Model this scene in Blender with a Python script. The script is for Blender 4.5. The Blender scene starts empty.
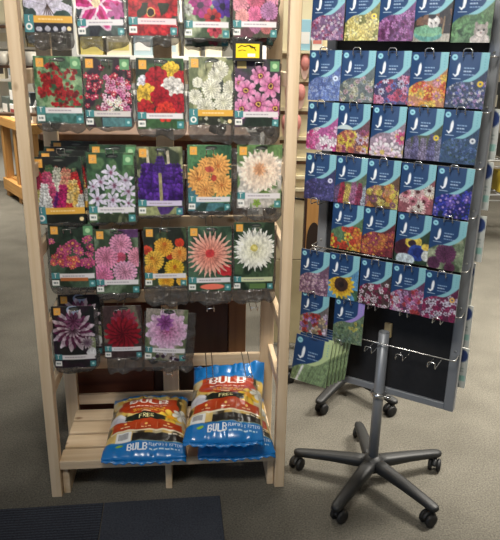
import bpy, bmesh, math, random
import numpy as np
from mathutils import Vector, Matrix, noise
random.seed(7)
rng = np.random.default_rng(11)
S = bpy.context.scene
C = S.collection
PI = math.pi
R = math.radians

# ------------------------------------------------------------------ colours and materials
def lin(c):
    c = np.asarray(c, dtype=float)
    return np.where(c <= .04045, c / 12.92, ((c + .055) / 1.055) ** 2.4)
def rgb(r, g, b): return tuple(v / 255 for v in (r, g, b))
def L4(c): return (*[float(v) for v in lin(c)], 1)

def principled(name, col, rough=.5, metal=0, coat=0, spec=.5):
    m = bpy.data.materials.new(name); m.use_nodes = True
    b = m.node_tree.nodes['Principled BSDF']
    b.inputs['Base Color'].default_value = L4(col)
    b.inputs['Roughness'].default_value = rough
    b.inputs['Metallic'].default_value = metal
    b.inputs['Coat Weight'].default_value = coat
    b.inputs['Specular IOR Level'].default_value = spec
    return m
def mottled(name, c1, c2, scale=20, rough=.6, metal=0, stretch=(1, 1, 1), bump=0, coat=0, detail=4, lo=.35, hi=.65):
    m = principled(name, c1, rough, metal, coat)
    nt = m.node_tree; b = nt.nodes['Principled BSDF']
    tc = nt.nodes.new('ShaderNodeTexCoord'); mp = nt.nodes.new('ShaderNodeMapping')
    mp.inputs['Scale'].default_value = stretch
    nz = nt.nodes.new('ShaderNodeTexNoise'); nz.inputs['Scale'].default_value = scale; nz.inputs['Detail'].default_value = detail
    rp = nt.nodes.new('ShaderNodeValToRGB')
    rp.color_ramp.elements[0].position = lo; rp.color_ramp.elements[1].position = hi
    rp.color_ramp.elements[0].color = L4(c1); rp.color_ramp.elements[1].color = L4(c2)
    nt.links.new(tc.outputs['Object'], mp.inputs['Vector']); nt.links.new(mp.outputs['Vector'], nz.inputs['Vector'])
    nt.links.new(nz.outputs['Fac'], rp.inputs['Fac']); nt.links.new(rp.outputs['Color'], b.inputs['Base Color'])
    if bump:
        bp = nt.nodes.new('ShaderNodeBump'); bp.inputs['Strength'].default_value = bump; bp.inputs['Distance'].default_value = .004
        nt.links.new(nz.outputs['Fac'], bp.inputs['Height']); nt.links.new(bp.outputs['Normal'], b.inputs['Normal'])
    return m
def wood(name, c1, c2, axis, knots=True, rough=.6):
    st = [38, 38, 38]; st[axis] = 2.2
    m = mottled(name, c1, c2, 1.0, rough, 0, tuple(st), .08, 0, 5, .3, .72)
    if knots:
        nt = m.node_tree; b = nt.nodes['Principled BSDF']
        tc = nt.nodes.new('ShaderNodeTexCoord'); mp = nt.nodes.new('ShaderNodeMapping')
        s2 = [9, 9, 9]; s2[axis] = 5.5
        mp.inputs['Scale'].default_value = s2
        vo = nt.nodes.new('ShaderNodeTexVoronoi'); vo.inputs['Scale'].default_value = 1
        rp = nt.nodes.new('ShaderNodeValToRGB')
        rp.color_ramp.elements[0].position = .06; rp.color_ramp.elements[1].position = .13
        rp.color_ramp.elements[0].color = (.32, .2, .12, 1); rp.color_ramp.elements[1].color = (1, 1, 1, 1)
        mx = nt.nodes.new('ShaderNodeMix'); mx.data_type = 'RGBA'; mx.blend_type = 'MULTIPLY'; mx.inputs['Factor'].default_value = 1
        src = b.inputs['Base Color'].links[0].from_socket
        nt.links.new(tc.outputs['Object'], mp.inputs['Vector']); nt.links.new(mp.outputs['Vector'], vo.inputs['Vector'])
        nt.links.new(vo.outputs['Distance'], rp.inputs['Fac'])
        nt.links.new(src, mx.inputs['A']); nt.links.new(rp.outputs['Color'], mx.inputs['B'])
        nt.links.new(mx.outputs['Result'], b.inputs['Base Color'])
    return m
PINE1, PINE2 = rgb(228, 205, 174), rgb(204, 176, 138)
M = {
 'pine_x': wood('pine_along_x', PINE1, PINE2, 0), 'pine_y': wood('pine_along_y', PINE1, PINE2, 1), 'pine_z': wood('pine_along_z', PINE1, PINE2, 2),
 'honey_x': wood('honey_pine_x', rgb(206, 158, 92), rgb(180, 128, 66), 0), 'honey_z': wood('honey_pine_z', rgb(200, 152, 90), rgb(176, 124, 64), 2),
 'mahogany': wood('mahogany', rgb(112, 62, 42), rgb(84, 44, 30), 0, False, .4),
 'walnut': wood('walnut', rgb(70, 46, 36), rgb(52, 34, 28), 2, False, .5),
 'oakedge': wood('brown_edge', rgb(128, 92, 62), rgb(104, 72, 48), 2, False, .5),
 'steel': mottled('brushed_steel', rgb(168, 170, 172), rgb(188, 190, 190), 6, .35, .75, (1, 1, 8)),
 'greypaint': principled('silver_grey_paint', rgb(142, 146, 152), .42, .3),
 'chrome': principled('chrome_wire', rgb(214, 214, 212), .22, .9),
 'blackboard': mottled('black_board', rgb(22, 23, 27), rgb(27, 28, 32), 60, .75),
 'blackplastic': principled('black_plastic', rgb(30, 31, 32), .5),
 'darkrubber': principled('dark_rubber', rgb(26, 26, 27), .6),
 'cream': mottled('cream_laminate', rgb(226, 214, 178), rgb(218, 205, 168), 5, .5),
 'creamlow': mottled('cream_plinth', rgb(196, 184, 146), rgb(184, 171, 134), 8, .6),
 'white': principled('white_paint', rgb(232, 231, 226), .5),
 'offwhite': principled('off_white', rgb(214, 210, 198), .55),
 'wall': mottled('wall_paint', rgb(206, 198, 182), rgb(198, 190, 174), 3, .8),
 'ceiling': principled('ceiling_white', rgb(228, 226, 220), .9),
 'pink': mottled('pink_felt', rgb(226, 156, 146), rgb(212, 138, 132), 40, .9),
 'yellow': principled('yellow_card', rgb(250, 214, 20), .5),
 'ink': principled('black_ink', rgb(22, 22, 22), .5),
 'shavings': mottled('wood_shavings', rgb(92, 80, 66), rgb(40, 35, 30), 60, .9, 0, (1, 1, 1), .5),
 'mat': None,
}
def carpet(name, c1, c2, rib=None):
    m = mottled(name, c1, c2, 160, .95, 0, (1, 1, 1), .6, 0, 3, .3, .7)
    nt = m.node_tree; b = nt.nodes['Principled BSDF']
    b.inputs['Specular IOR Level'].default_value = .15
    tc = nt.nodes.new('ShaderNodeTexCoord')
    nz = nt.nodes.new('ShaderNodeTexNoise'); nz.inputs['Scale'].default_value = 5; nz.inputs['Detail'].default_value = 5
    rp = nt.nodes.new('ShaderNodeValToRGB'); rp.color_ramp.elements[0].position = .3; rp.color_ramp.elements[1].position = .7
    rp.color_ramp.elements[0].color = (.86, .86, .86, 1); rp.color_ramp.elements[1].color = (1.1, 1.1, 1.1, 1)
    mx = nt.nodes.new('ShaderNodeMix'); mx.data_type = 'RGBA'; mx.blend_type = 'MULTIPLY'; mx.inputs['Factor'].default_value = 1
    src = b.inputs['Base Color'].links[0].from_socket
    nt.links.new(tc.outputs['Object'], nz.inputs['Vector']); nt.links.new(nz.outputs['Fac'], rp.inputs['Fac'])
    nt.links.new(src, mx.inputs['A']); nt.links.new(rp.outputs['Color'], mx.inputs['B'])
    last = mx.outputs['Result']
    if rib:
        wv = nt.nodes.new('ShaderNodeTexWave'); wv.wave_type = 'BANDS'; wv.bands_direction = rib
        wv.inputs['Scale'].default_value = 24; wv.inputs['Distortion'].default_value = 1.5; wv.inputs['Detail'].default_value = 2
        r2 = nt.nodes.new('ShaderNodeValToRGB'); r2.color_ramp.elements[0].color = (.62, .62, .62, 1); r2.color_ramp.elements[1].color = (1.15, 1.15, 1.15, 1)
        m2 = nt.nodes.new('ShaderNodeMix'); m2.data_type = 'RGBA'; m2.blend_type = 'MULTIPLY'; m2.inputs['Factor'].default_value = 1
        nt.links.new(tc.outputs['Object'], wv.inputs['Vector']); nt.links.new(wv.outputs['Fac'], r2.inputs['Fac'])
        nt.links.new(last, m2.inputs['A']); nt.links.new(r2.outputs['Color'], m2.inputs['B']); last = m2.outputs['Result']
    nt.links.new(last, b.inputs['Base Color'])
    return m
M['carpet'] = carpet('carpet_taupe', rgb(118, 114, 104), rgb(84, 81, 74))
M['mat_rib'] = carpet('mat_ribbed', rgb(70, 74, 84), rgb(50, 54, 63), 'Y')
M['mat_plain'] = carpet('mat_plain', rgb(72, 76, 86), rgb(54, 58, 66))

def print_material(name, rough, coat, crough=.12):
    m = principled(name, (.5, .5, .5), rough, 0, coat); nt = m.node_tree; b = nt.nodes['Principled BSDF']
    b.inputs['Coat Roughness'].default_value = crough
    a = nt.nodes.new('ShaderNodeAttribute'); a.attribute_name = 'Print'
    nt.links.new(a.outputs['Color'], b.inputs['Base Color'])
    return m
M['print'] = print_material('printed_card', .38, .25)
M['seedprint'] = print_material('printed_seed_packet', .4, .12, .2)
M['bagprint'] = print_material('printed_plastic_bag', .28, .4)
def plastic():
    m = bpy.data.materials.new('clear_polythene'); m.use_nodes = True
    nt = m.node_tree; b = nt.nodes['Principled BSDF']; out = nt.nodes['Material Output']
    b.inputs['Base Color'].default_value = L4(rgb(84, 82, 80)); b.inputs['Roughness'].default_value = .14
    b.inputs['Specular IOR Level'].default_value = .8
    tr = nt.nodes.new('ShaderNodeBsdfTransparent'); tr.inputs['Color'].default_value = (.93, .93, .93, 1)
    mx = nt.nodes.new('ShaderNodeMixShader')
    tc = nt.nodes.new('ShaderNodeTexCoord'); nz = nt.nodes.new('ShaderNodeTexNoise')
    nz.inputs['Scale'].default_value = 26; nz.inputs['Detail'].default_value = 3
    rp = nt.nodes.new('ShaderNodeMapRange'); rp.inputs['From Min'].default_value = .35; rp.inputs['From Max'].default_value = .65
    rp.inputs['To Min'].default_value = .3; rp.inputs['To Max'].default_value = .62
    bp = nt.nodes.new('ShaderNodeBump'); bp.inputs['Strength'].default_value = .9; bp.inputs['Distance'].default_value = .02
    nt.links.new(tc.outputs['Object'], nz.inputs['Vector']); nt.links.new(nz.outputs['Fac'], rp.inputs['Value'])
    nt.links.new(nz.outputs['Fac'], bp.inputs['Height']); nt.links.new(bp.outputs['Normal'], b.inputs['Normal'])
    nt.links.new(rp.outputs['Result'], mx.inputs['Fac']); nt.links.new(tr.outputs[0], mx.inputs[1]); nt.links.new(b.outputs[0], mx.inputs[2])
    nt.links.new(mx.outputs[0], out.inputs['Surface'])
    return m
M['plastic'] = plastic()
_pc = {}
def flat(r, g, b, rough=.55):
    k = (r, g, b)
    if k not in _pc: _pc[k] = principled('paint_%d_%d_%d' % k, rgb(r, g, b), rough)
    return _pc[k]

# ------------------------------------------------------------------ mesh helpers
def link(name, bm, mat, parent=None, smooth=False):
    me = bpy.data.meshes.new(name); bm.to_mesh(me); bm.free()
    if smooth:
        for p in me.polygons: p.use_smooth = True
    me.materials.append(mat)
    o = bpy.data.objects.new(name, me); C.objects.link(o)
    if parent is not None: o.parent = parent
    return o
def tag(o, label, cat, group=None, kind=None):
    if label: o['label'] = label
    if cat: o['category'] = cat
    if group: o['group'] = group
    if kind: o['kind'] = kind
    return o
def thing(name, label, cat, mat=None, group=None):
    o = bpy.data.objects.new(name, None); o.empty_display_size = .05; C.objects.link(o)
    if mat is not None: o.matrix_world = mat
    return tag(o, label, cat, group)
def struct(o):
    o['kind'] = 'structure'; return o
def box(bm, lo, hi, bev=.0015, rot=None, piv=None):
    lo = Vector(lo); hi = Vector(hi); c = (lo + hi) / 2; d = hi - lo
    r = bmesh.ops.create_cube(bm, size=1)
    bmesh.ops.scale(bm, verts=r['verts'], vec=d)
    vs = r['verts']
    if bev:
        es = list({e for v in vs for e in v.link_edges})
        g = bmesh.ops.bevel(bm, geom=es, offset=min(bev, min(d) * .3), segments=1, affect='EDGES')
        vs = list({v for f in g['faces'] for v in f.verts} | {v for v in vs if v.is_valid})
    mt = Matrix.Translation(c)
    if rot is not None: mt = mt @ rot
    bmesh.ops.transform(bm, matrix=mt, verts=vs)
    return vs
def obox(name, lo, hi, mat, parent=None, bev=.0015, rot=None):
    bm = bmesh.new(); box(bm, lo, hi, bev, rot); return link(name, bm, mat, parent)
def tube(bm, pts, r, n=6, caps=True):
    pts = [Vector(p) for p in pts]; rs = r if isinstance(r, (list, tuple)) else [r] * len(pts)
    rings = []; prev = None
    for i, p in enumerate(pts):
        if i == 0: t = pts[1] - p
        elif i == len(pts) - 1: t = p - pts[i - 1]
        else: t = (pts[i + 1] - p).normalized() + (p - pts[i - 1]).normalized()
        t.normalize()
        if prev is None:
            a = Vector((0, 0, 1)) if abs(t.z) < .9 else Vector((1, 0, 0))
            x = t.cross(a).normalized()
        else:
            x = (prev - t * prev.dot(t)).normalized()
        prev = x; y = t.cross(x)
        rings.append([bm.verts.new(p + (x * math.cos(2 * PI * k / n) + y * math.sin(2 * PI * k / n)) * rs[i]) for k in range(n)])
    for a, b in zip(rings, rings[1:]):
        for k in range(n): bm.faces.new((a[k], a[(k + 1) % n], b[(k + 1) % n], b[k]))
    if caps:
        bm.faces.new(rings[0][::-1]); bm.faces.new(rings[-1])
def lathe(bm, prof, n=20, mt=Matrix.Identity(4)):
    rings = []
    for (r, z) in prof:
        rings.append([bm.verts.new(mt @ Vector((r * math.cos(2 * PI * k / n), r * math.sin(2 * PI * k / n), z))) for k in range(n)])
    for a, b in zip(rings, rings[1:]):
        for k in range(n): bm.faces.new((a[k], a[(k + 1) % n], b[(k + 1) % n], b[k]))
    if prof[0][0] > 1e-5: bm.faces.new(rings[0][::-1])
    if prof[-1][0] > 1e-5: bm.faces.new(rings[-1])
    bmesh.ops.remove_doubles(bm, verts=bm.verts, dist=1e-6)
def copy_tree(o, parent=None):
    c = o.copy(); C.objects.link(c)
    if parent is not None: c.parent = parent
    for ch in list(o.children): copy_tree(ch, c)
    return c

# ------------------------------------------------------------------ printed pictures (the artwork on cards, packets and bags)
FONT = {'B':"11110 10001 10001 11110 10001 10001 11110",'U':"10001 10001 10001 10001 10001 10001 01110",'L':"10000 10000 10000 10000 10000 10000 11111",
'P':"11110 10001 10001 11110 10000 10000 10000",'A':"01110 10001 10001 11111 10001 10001 10001",'N':"10001 11001 10101 10101 10011 10001 10001",
'T':"11111 00100 00100 00100 00100 00100 00100",'I':"01110 00100 00100 00100 00100 00100 01110",'G':"01110 10001 10000 10111 10001 10001 01110",
'&':"01100 10010 10100 01000 10101 10010 01101",'O':"01110 10001 10001 10001 10001 10001 01110",'F':"11111 10000 10000 11110 10000 10000 10000",
'R':"11110 10001 10001 11110 10100 10010 10001",'E':"11111 10000 10000 11110 10000 10000 11111",' ':"00000 "*6+"00000"}
class Art:
    def __init__(s, w, h, bg):
        s.w, s.h = w, h
        s.a = np.empty((h, w, 3)); s.a[:] = bg
        s.x, s.y = np.meshgrid((np.arange(w) + .5) / w, (np.arange(h) + .5) / w)
        s.A = h / w
        s.X, s.Y = s.x, s.y; s.calm()
    def calm(s): s.px, s.py = s.X, s.Y
    def ripple(s, seed, a=.014, n=16):
        s.px = s.X + a * (s.noise(n, seed) * 2 - 1) + a * .7 * (s.noise(n * 2, seed + 1) * 2 - 1)
        s.py = s.Y + a * (s.noise(n, seed + 2) * 2 - 1) + a * .7 * (s.noise(n * 2, seed + 3) * 2 - 1)
    def grain(s, seed, amt=.22):
        g = np.random.default_rng(seed).random(s.a.shape[:2])
        t = 1 + amt * (s.noise(30, seed) + .6 * s.noise(14, seed + 1) + .5 * g - 1.05)
        s.a = np.clip(s.a * t[..., None], 0, 1)
    def fade(s, sat, val):
        g = s.a @ np.array([.3, .59, .11]); s.a = np.clip((g[..., None] * (1 - sat) + s.a * sat) * val, 0, 1)
    def put(s, m, c):
        m = np.clip(m, 0, 1)[..., None]; s.a = s.a * (1 - m) + np.asarray(c) * m
    def edge(s, d): return np.clip(d * s.w + .5, 0, 1)
    def noise(s, n, seed):
        g = np.random.default_rng(seed).random((n + 2, n + 2))
        u = s.x * n; v = s.y / s.A * n
        i = np.clip(u.astype(int), 0, n); j = np.clip(v.astype(int), 0, n); fu = u - i; fv = v - j
        return (g[j, i] * (1 - fu) + g[j, np.minimum(i + 1, n + 1)] * fu) * (1 - fv) + (g[np.minimum(j + 1, n + 1), i] * (1 - fu) + g[np.minimum(j + 1, n + 1), np.minimum(i + 1, n + 1)] * fu) * fv
    def blot(s, c, n=6, seed=1, amt=.8, lo=.45, hi=.6, y0=-9, y1=9):
        m = np.clip((s.noise(n, seed) - lo) / (hi - lo), 0, 1) * amt
        s.put(m * (s.y > y0) * (s.y < y1), c)
    def disc(s, x, y, r, c, ax=1.0, soft=1): s.put(s.edge((r - np.hypot((s.px - x) / ax, s.py - y)) / soft), c)
    def ell(s, x, y, rx, ry, c, ang=0):
        ca, sa = math.cos(ang), math.sin(ang); dx, dy = s.px - x, s.py - y
        u = dx * ca + dy * sa; v = -dx * sa + dy * ca
        s.put(s.edge((1 - np.hypot(u / rx, v / ry)) * min(rx, ry)), c)
    def rect(s, x0, y0, x1, y1, c): s.put(s.edge(np.minimum(np.minimum(s.x - x0, x1 - s.x), np.minimum(s.y - y0, y1 - s.y))), c)
    def line(s, x0, y0, x1, y1, wd, c):
        dx, dy = x1 - x0, y1 - y0; l2 = dx * dx + dy * dy + 1e-9
        t = np.clip(((s.x - x0) * dx + (s.y - y0) * dy) / l2, 0, 1)
        s.put(s.edge(wd - np.hypot(s.x - x0 - t * dx, s.y - y0 - t * dy)), c)
    def layer(s, x, y, r, n, rot, c0, c1, k=.45, p=2.0, sep=.35, sq=1.0):
        dx, dy = s.px - x, (s.py - y) / sq; rr = np.hypot(dx, dy); th = np.arctan2(dy, dx) + rot
        f = (th / (2 * PI / n)) % 1; t = np.abs(2 * f - 1)
        m = s.edge(r * (1 - k * t ** p) - rr)
        q = np.clip(rr / r, 0, 1)[..., None]
        col = np.asarray(c0) * (1 - q) + np.asarray(c1) * q
        col = col * (1 - sep * (t ** 3))[..., None]
        m = m[..., None]; s.a = s.a * (1 - m) + col * m
    def dahlia(s, x, y, r, n, layers, c0, c1, k=.5, p=1.4, sep=.35, inner=.18, sq=1.0, core=None):
        for i in range(layers):
            f = 1 - (1 - inner) * i / max(1, layers - 1)
            q = i / max(1, layers - 1)
            ca = np.asarray(c0); cb = np.asarray(c1) * (1 - .45 * q) + ca * .45 * q
            s.layer(x, y, r * f, n if f > .4 else max(6, n // 2), i * 2.4, ca, cb, k, p, sep, sq)
        if core is not None: s.disc(x, y, r * .12, core)
    def pompon(s, x, y, r, c, d, hi):
        c, d, hi = np.asarray(c), np.asarray(d), np.asarray(hi)
        for k in range(7):
            q = k / 6; rr = r * (1 - .145 * k)
            s.layer(x, y, rr, max(7, 19 - 2 * k), k * .9 + x * 7, d * (1 - .25 * (1 - q)), hi * (1 - q) + c * q, .13, 2.2, .4)
    def scatter(s, n, r0, r1, cols, seed, x0=0, x1=1, y0=0, y1=9, petals=6, core=None):
        g = np.random.default_rng(seed); y1 = min(y1, s.A)
        for i in range(n):
            x = g.uniform(x0, x1); y = g.uniform(y0, y1); r = g.uniform(r0, r1)
            c = np.asarray(cols[g.integers(len(cols))])
            if petals: s.layer(x, y, r, petals, g.uniform(0, 6), c * .8, np.minimum(c * 1.08, 1), .4, 2, .4)
            else: s.disc(x, y, r, c * g.uniform(.75, 1.1))
            if core is not None: s.disc(x, y, r * .3, core)
    def spike(s, x, y0, y1, wd, cols, seed):
        g = np.random.default_rng(seed); n = int((y1 - y0) / (wd * .42))
        for i in range(n):
            q = i / max(1, n - 1); w = wd * (.55 + .45 * min(1, q * 1.5))
            for sx in (-1, 1):
                c = np.asarray(cols[g.integers(len(cols))])
                s.layer(x + sx * w * .42 + g.uniform(-.01, .01), y0 + (y1 - y0) * q, w * .62, 5, g.uniform(0, 6), c * .72, np.minimum(c * 1.1, 1), .35, 2, .45)
    def words(s, x, y, length, h, c, seed):
        g = np.random.default_rng(seed); e = x + length
        while x < e:
            l = g.uniform(.025, .07); s.rect(x, y - h, min(x + l, e), y + h, c); x += l + .014
    def text(s, x, y, wd, ht, st, c, bold=0):
        n = len(st); cw = wd / n
        for k, ch in enumerate(st):
            rows = FONT[ch].split(); pw = cw / 6.0; ph = ht / 7
            for j, rw in enumerate(rows):
                for i, b in enumerate(rw):
                    if b == '1':
                        x0 = x + k * cw + i * pw; y0 = y + j * ph
                        s.put(((s.x >= x0 - bold) & (s.x < x0 + pw + bold) & (s.y >= y0) & (s.y < y0 + ph)).astype(float), c)
GREEN, DGREEN, LGREEN = rgb(62, 104, 58), rgb(28, 50, 34), rgb(126, 168, 96)
TEAL, WHITE = rgb(70, 134, 138), rgb(236, 234, 228)
def card_frame(p, gold=False, strip=rgb(222, 218, 220), logo=True, sq=True, seed=0, side=None):
    A = p.A
    p.calm(); p.grain(seed + 200, .3); p.fade(.9, .94)
    if logo:
        p.rect(.06, .05, .22, .23, rgb(232, 168, 76)); p.disc(.14, .14, .045, rgb(246, 206, 130)); p.layer(.14, .14, .05, 6, .3, rgb(250, 220, 150), rgb(214, 130, 50), .5)
    p.ell(.54, .075, .13, .045, rgb(24, 26, 26)); p.ell(.54, .082, .1, .022, rgb(88, 92, 86))
    if sq:
        p.rect(.77, .05, .97, .26, rgb(96, 148, 104)); p.disc(.87, .15, .055, rgb(170, 206, 160))
    if gold:
        p.rect(.0, A - .36, .2, A, TEAL); p.rect(.2, A - .34, 1, A - .2, rgb(222, 170, 72)); p.words(.3, A - .27, .5, .012, rgb(244, 222, 172), seed)
        p.disc(.1, A - .12, .07, WHITE); p.disc(.1, A - .12, .035, TEAL); p.text(.08, A - .33, .06, .1, 'I', WHITE)
        p.disc(.92, A - .09, .045, rgb(240, 214, 160))
    else:
        p.rect(.0, A - .36, .19, A - .21, TEAL); p.text(.06, A - .345, .08, .11, 'T', WHITE)
        p.rect(.19, A - .34, .97, A - .22, strip); p.words(.25, A - .28, .5, .010, rgb(150, 138, 152), seed + 3)
        p.rect(.01, A - .18, .17, A - .05, WHITE); p.words(.04, A - .115, .1, .022, rgb(110, 120, 120), seed + 5)
        p.rect(.84, A - .17, .98, A - .02, TEAL); p.disc(.91, A - .1, .03, rgb(180, 214, 214))

BW = 84
def new_art(bg, h=.215, w=.147):
    p = Art(BW, int(BW * h / w), bg); p.ripple(int(h * 1e4 + w * 1e5) % 97 + len(PACKS) * 7); return p
ARTS = {}
PACKS = {}
def bulb(f): ARTS[f.__name__] = f; return f
@bulb
def white_lily(h, w):
    p = new_art(rgb(56, 66, 62), h, w); p.blot(rgb(140, 134, 110), 5, 2); p.blot(DGREEN, 7, 3)
    for k in range(6):
        a = k * PI / 3 + .25; p.ell(.5 + .26 * math.cos(a), .78 + .26 * math.sin(a), .36, .15, rgb(206, 202, 222), a)
    for k in range(6):
        a = k * PI / 3 + .25; p.line(.5, .78, .5 + .45 * math.cos(a), .78 + .45 * math.sin(a), .008, rgb(170, 164, 192))
    for k in range(5): p.line(.5, .75, .42 + .05 * k, .95, .008, rgb(70, 50, 40))
    p.ell(.8, .96, .17, .1, rgb(44, 72, 66)); p.ell(.14, .95, .12, .12, rgb(48, 72, 70)); p.rect(0, p.A - .2, 1, p.A, rgb(30, 32, 44))
    for k in range(4): p.disc(.3 + .17 * k, p.A - .08, .055, rgb(190, 190, 206))
    card_frame(p, True, seed=1, sq=False); return p
@bulb
def stargazer_lily(h, w):
    p = new_art(rgb(52, 54, 62), h, w); p.blot(rgb(80, 96, 90), 6, 5)
    for k in range(6):
        a = k * PI / 3 + .1
        x, y = .42 + .27 * math.cos(a), .72 + .27 * math.sin(a)
        p.ell(x, y, .34, .145, rgb(244, 214, 232), a); p.ell(x, y, .3, .095, rgb(216, 60, 140), a); p.ell(x, y, .24, .035, rgb(176, 28, 96), a)
    p.disc(.42, .72, .09, rgb(236, 214, 168))
    for k in range(5):
        a = k * 1.25 + .4; p.ell(.85 + .1 * math.cos(a), .9 + .1 * math.sin(a), .15, .06, rgb(196, 96, 160), a)
    card_frame(p, seed=2, sq=False); return p
@bulb
def red_ranunculus(h, w):
    p = new_art(rgb(150, 22, 34), h, w); p.blot(DGREEN, 6, 8, .9, .6, .7)
    for (x, y, r) in ((.2, .3, .26), (.75, .25, .28), (.45, .62, .34), (.85, .75, .24), (.1, .8, .22), (.55, 1.05, .25), (.85, 1.2, .2), (.25, 1.2, .2)):
        p.layer(x, y, r, 7, x * 9, rgb(170, 20, 32), rgb(222, 44, 52), .22, 2, .35); p.layer(x, y, r * .72, 6, x * 5, rgb(140, 12, 26), rgb(214, 40, 50), .2, 2, .4); p.layer(x, y, r * .45, 5, x * 3, rgb(120, 10, 24), rgb(196, 30, 44), .2, 2, .4)
    p.disc(.45, .88, .085, rgb(226, 176, 96)); p.disc(.45, .88, .06, rgb(40, 22, 22)); p.blot(DGREEN, 9, 4, .9, .62, .7, .7)
    card_frame(p, seed=3, sq=False, strip=rgb(240, 206, 208)); return p
@bulb
def mixed_anemone(h, w):
    p = new_art(rgb(66, 84, 60), h, w); p.blot(rgb(176, 186, 150), 6, 9)
    for (x, y, r, c, d) in ((.15, .35, .2, rgb(230, 230, 226), rgb(60, 50, 70)), (.62, .4, .2, rgb(236, 232, 228), rgb(50, 40, 60)), (.36, .76, .26, rgb(190, 40, 140), rgb(60, 20, 70)), (.84, .78, .24, rgb(92, 50, 170), rgb(28, 20, 60)), (.62, 1.0, .19, rgb(204, 40, 48), rgb(40, 16, 20)), (.1, .85, .12, rgb(204, 206, 196), rgb(90, 90, 80)), (.66, 1.25, .16, rgb(216, 70, 90), rgb(90, 20, 30))):
        p.layer(x, y, r, 7, x * 7, np.asarray(c) * .8, c, .25, 2, .3); p.disc(x, y, r * .26, d)
    card_frame(p, seed=4, sq=False); return p
@bulb
def pink_ranunculus(h, w):
    p = new_art(rgb(104, 56, 70), h, w); p.blot(rgb(70, 84, 60), 6, 10)
    for (x, y, r, c) in ((.2, .3, .22, rgb(236, 150, 170)), (.62, .3, .22, rgb(218, 90, 130)), (.9, .55, .2, rgb(230, 150, 180)), (.15, .7, .22, rgb(238, 140, 160)), (.5, .64, .2, rgb(206, 86, 120)), (.48, .95, .17, rgb(224, 100, 150)), (.8, .88, .2, rgb(180, 120, 170)), (.2, 1.0, .16, rgb(240, 150, 150)), (.5, 1.2, .14, rgb(170, 100, 140)), (.75, 1.22, .14, rgb(196, 110, 110))):
        c = np.asarray(c); p.pompon(x, y, r, c, c * .72, np.minimum(c * 1.12, 1))
    card_frame(p, seed=5, sq=False); return p
@bulb
def red_cluster(h, w):
    p = new_art(rgb(84, 128, 84), h, w); p.blot(rgb(44, 84, 56), 8, 11); p.blot(rgb(170, 196, 150), 10, 12, .6, .6, .7)
    for (x, y, n, sd) in ((.42, .22, 16, 1), (.25, .45, 22, 2), (.5, .5, 24, 3), (.8, .35, 16, 4), (.2, .75, 26, 5), (.55, .75, 20, 6), (.8, .8, 18, 7), (.55, 1.0, 16, 8), (.8, 1.02, 12, 9)):
        g = np.random.default_rng(sd)
        for k in range(n): c = np.array(rgb(200, 34, 42)) * g.uniform(.6, 1.15); p.layer(x + g.normal(0, .08), y + g.normal(0, .07), .045, 5, k, c * .8, c, .35)
    p.rect(0, p.A - .25, 1, p.A, rgb(80, 134, 128)); p.blot(rgb(50, 98, 90), 12, 13, .8, .5, .6, p.A - .25)
    card_frame(p, seed=6); return p
@bulb
def pink_cluster(h, w):
    p = new_art(rgb(50, 34, 46), h, w); p.blot(rgb(76, 92, 66), 7, 14, .8, .55, .65)
    p.scatter(70, .04, .07, [rgb(190, 44, 84), rgb(206, 60, 80), rgb(168, 34, 66)], 15, .05, .98, .2, 1.1, 5, rgb(240, 200, 190))
    p.scatter(45, .04, .065, [rgb(232, 160, 196), rgb(240, 196, 214), rgb(214, 110, 166)], 16, .4, .95, .4, 1.1, 5, rgb(150, 40, 90))
    p.scatter(16, .04, .06, [rgb(246, 236, 226)], 17, .5, .8, .85, 1.1, 5, rgb(220, 190, 130))
    p.rect(.36, p.A - .2, .98, p.A - .01, rgb(80, 126, 130)); card_frame(p, seed=7, strip=rgb(206, 200, 196)); return p
@bulb
def mixed_begonia(h, w):
    p = new_art(rgb(40, 52, 42), h, w); p.blot(GREEN, 7, 18)
    for (x, y, r, c) in ((.18, .5, .15, rgb(222, 220, 232)), (.72, .26, .18, rgb(240, 196, 50)), (.93, .42, .16, rgb(196, 28, 40)), (.42, .42, .23, rgb(186, 22, 40)), (.2, .75, .21, rgb(238, 190, 54)), (.76, .6, .22, rgb(234, 228, 222)), (.5, .8, .2, rgb(178, 20, 38)), (.88, .92, .2, rgb(184, 24, 42)), (.16, 1.05, .19, rgb(200, 34, 40)), (.6, 1.1, .2, rgb(222, 52, 40))):
        c = np.asarray(c)
        for k in range(5): p.layer(x, y, r * 1.12 * (1 - .17 * k), 9 - k, x * 9 + k * 1.7, c * .62, np.minimum(c * 1.06, 1), .14, 2, .35)
    card_frame(p, seed=8, sq=False); return p
@bulb
def white_double(h, w):
    p = new_art(rgb(100, 110, 76), h, w); p.blot(rgb(176, 176, 130), 8, 19); p.blot(rgb(60, 66, 70), 8, 20, .8, .6, .7)
    for (x, y, r) in ((.2, .55, .12), (.14, .86, .17), (.7, .26, .19), (.6, .42, .17), (.94, .68, .19), (.5, .68, .22), (.38, 1.08, .21), (.78, .98, .22)):
        p.pompon(x, y, r, rgb(230, 228, 204), rgb(190, 190, 150), rgb(240, 238, 222))
    p.rect(.0, p.A - .2, 1, p.A, rgb(50, 54, 44)); p.scatter(10, .03, .05, [rgb(216, 214, 190), rgb(110, 120, 80)], 21, .25, .95, p.A - .18, p.A, 5)
    card_frame(p, True, seed=9, sq=False); return p
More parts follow.
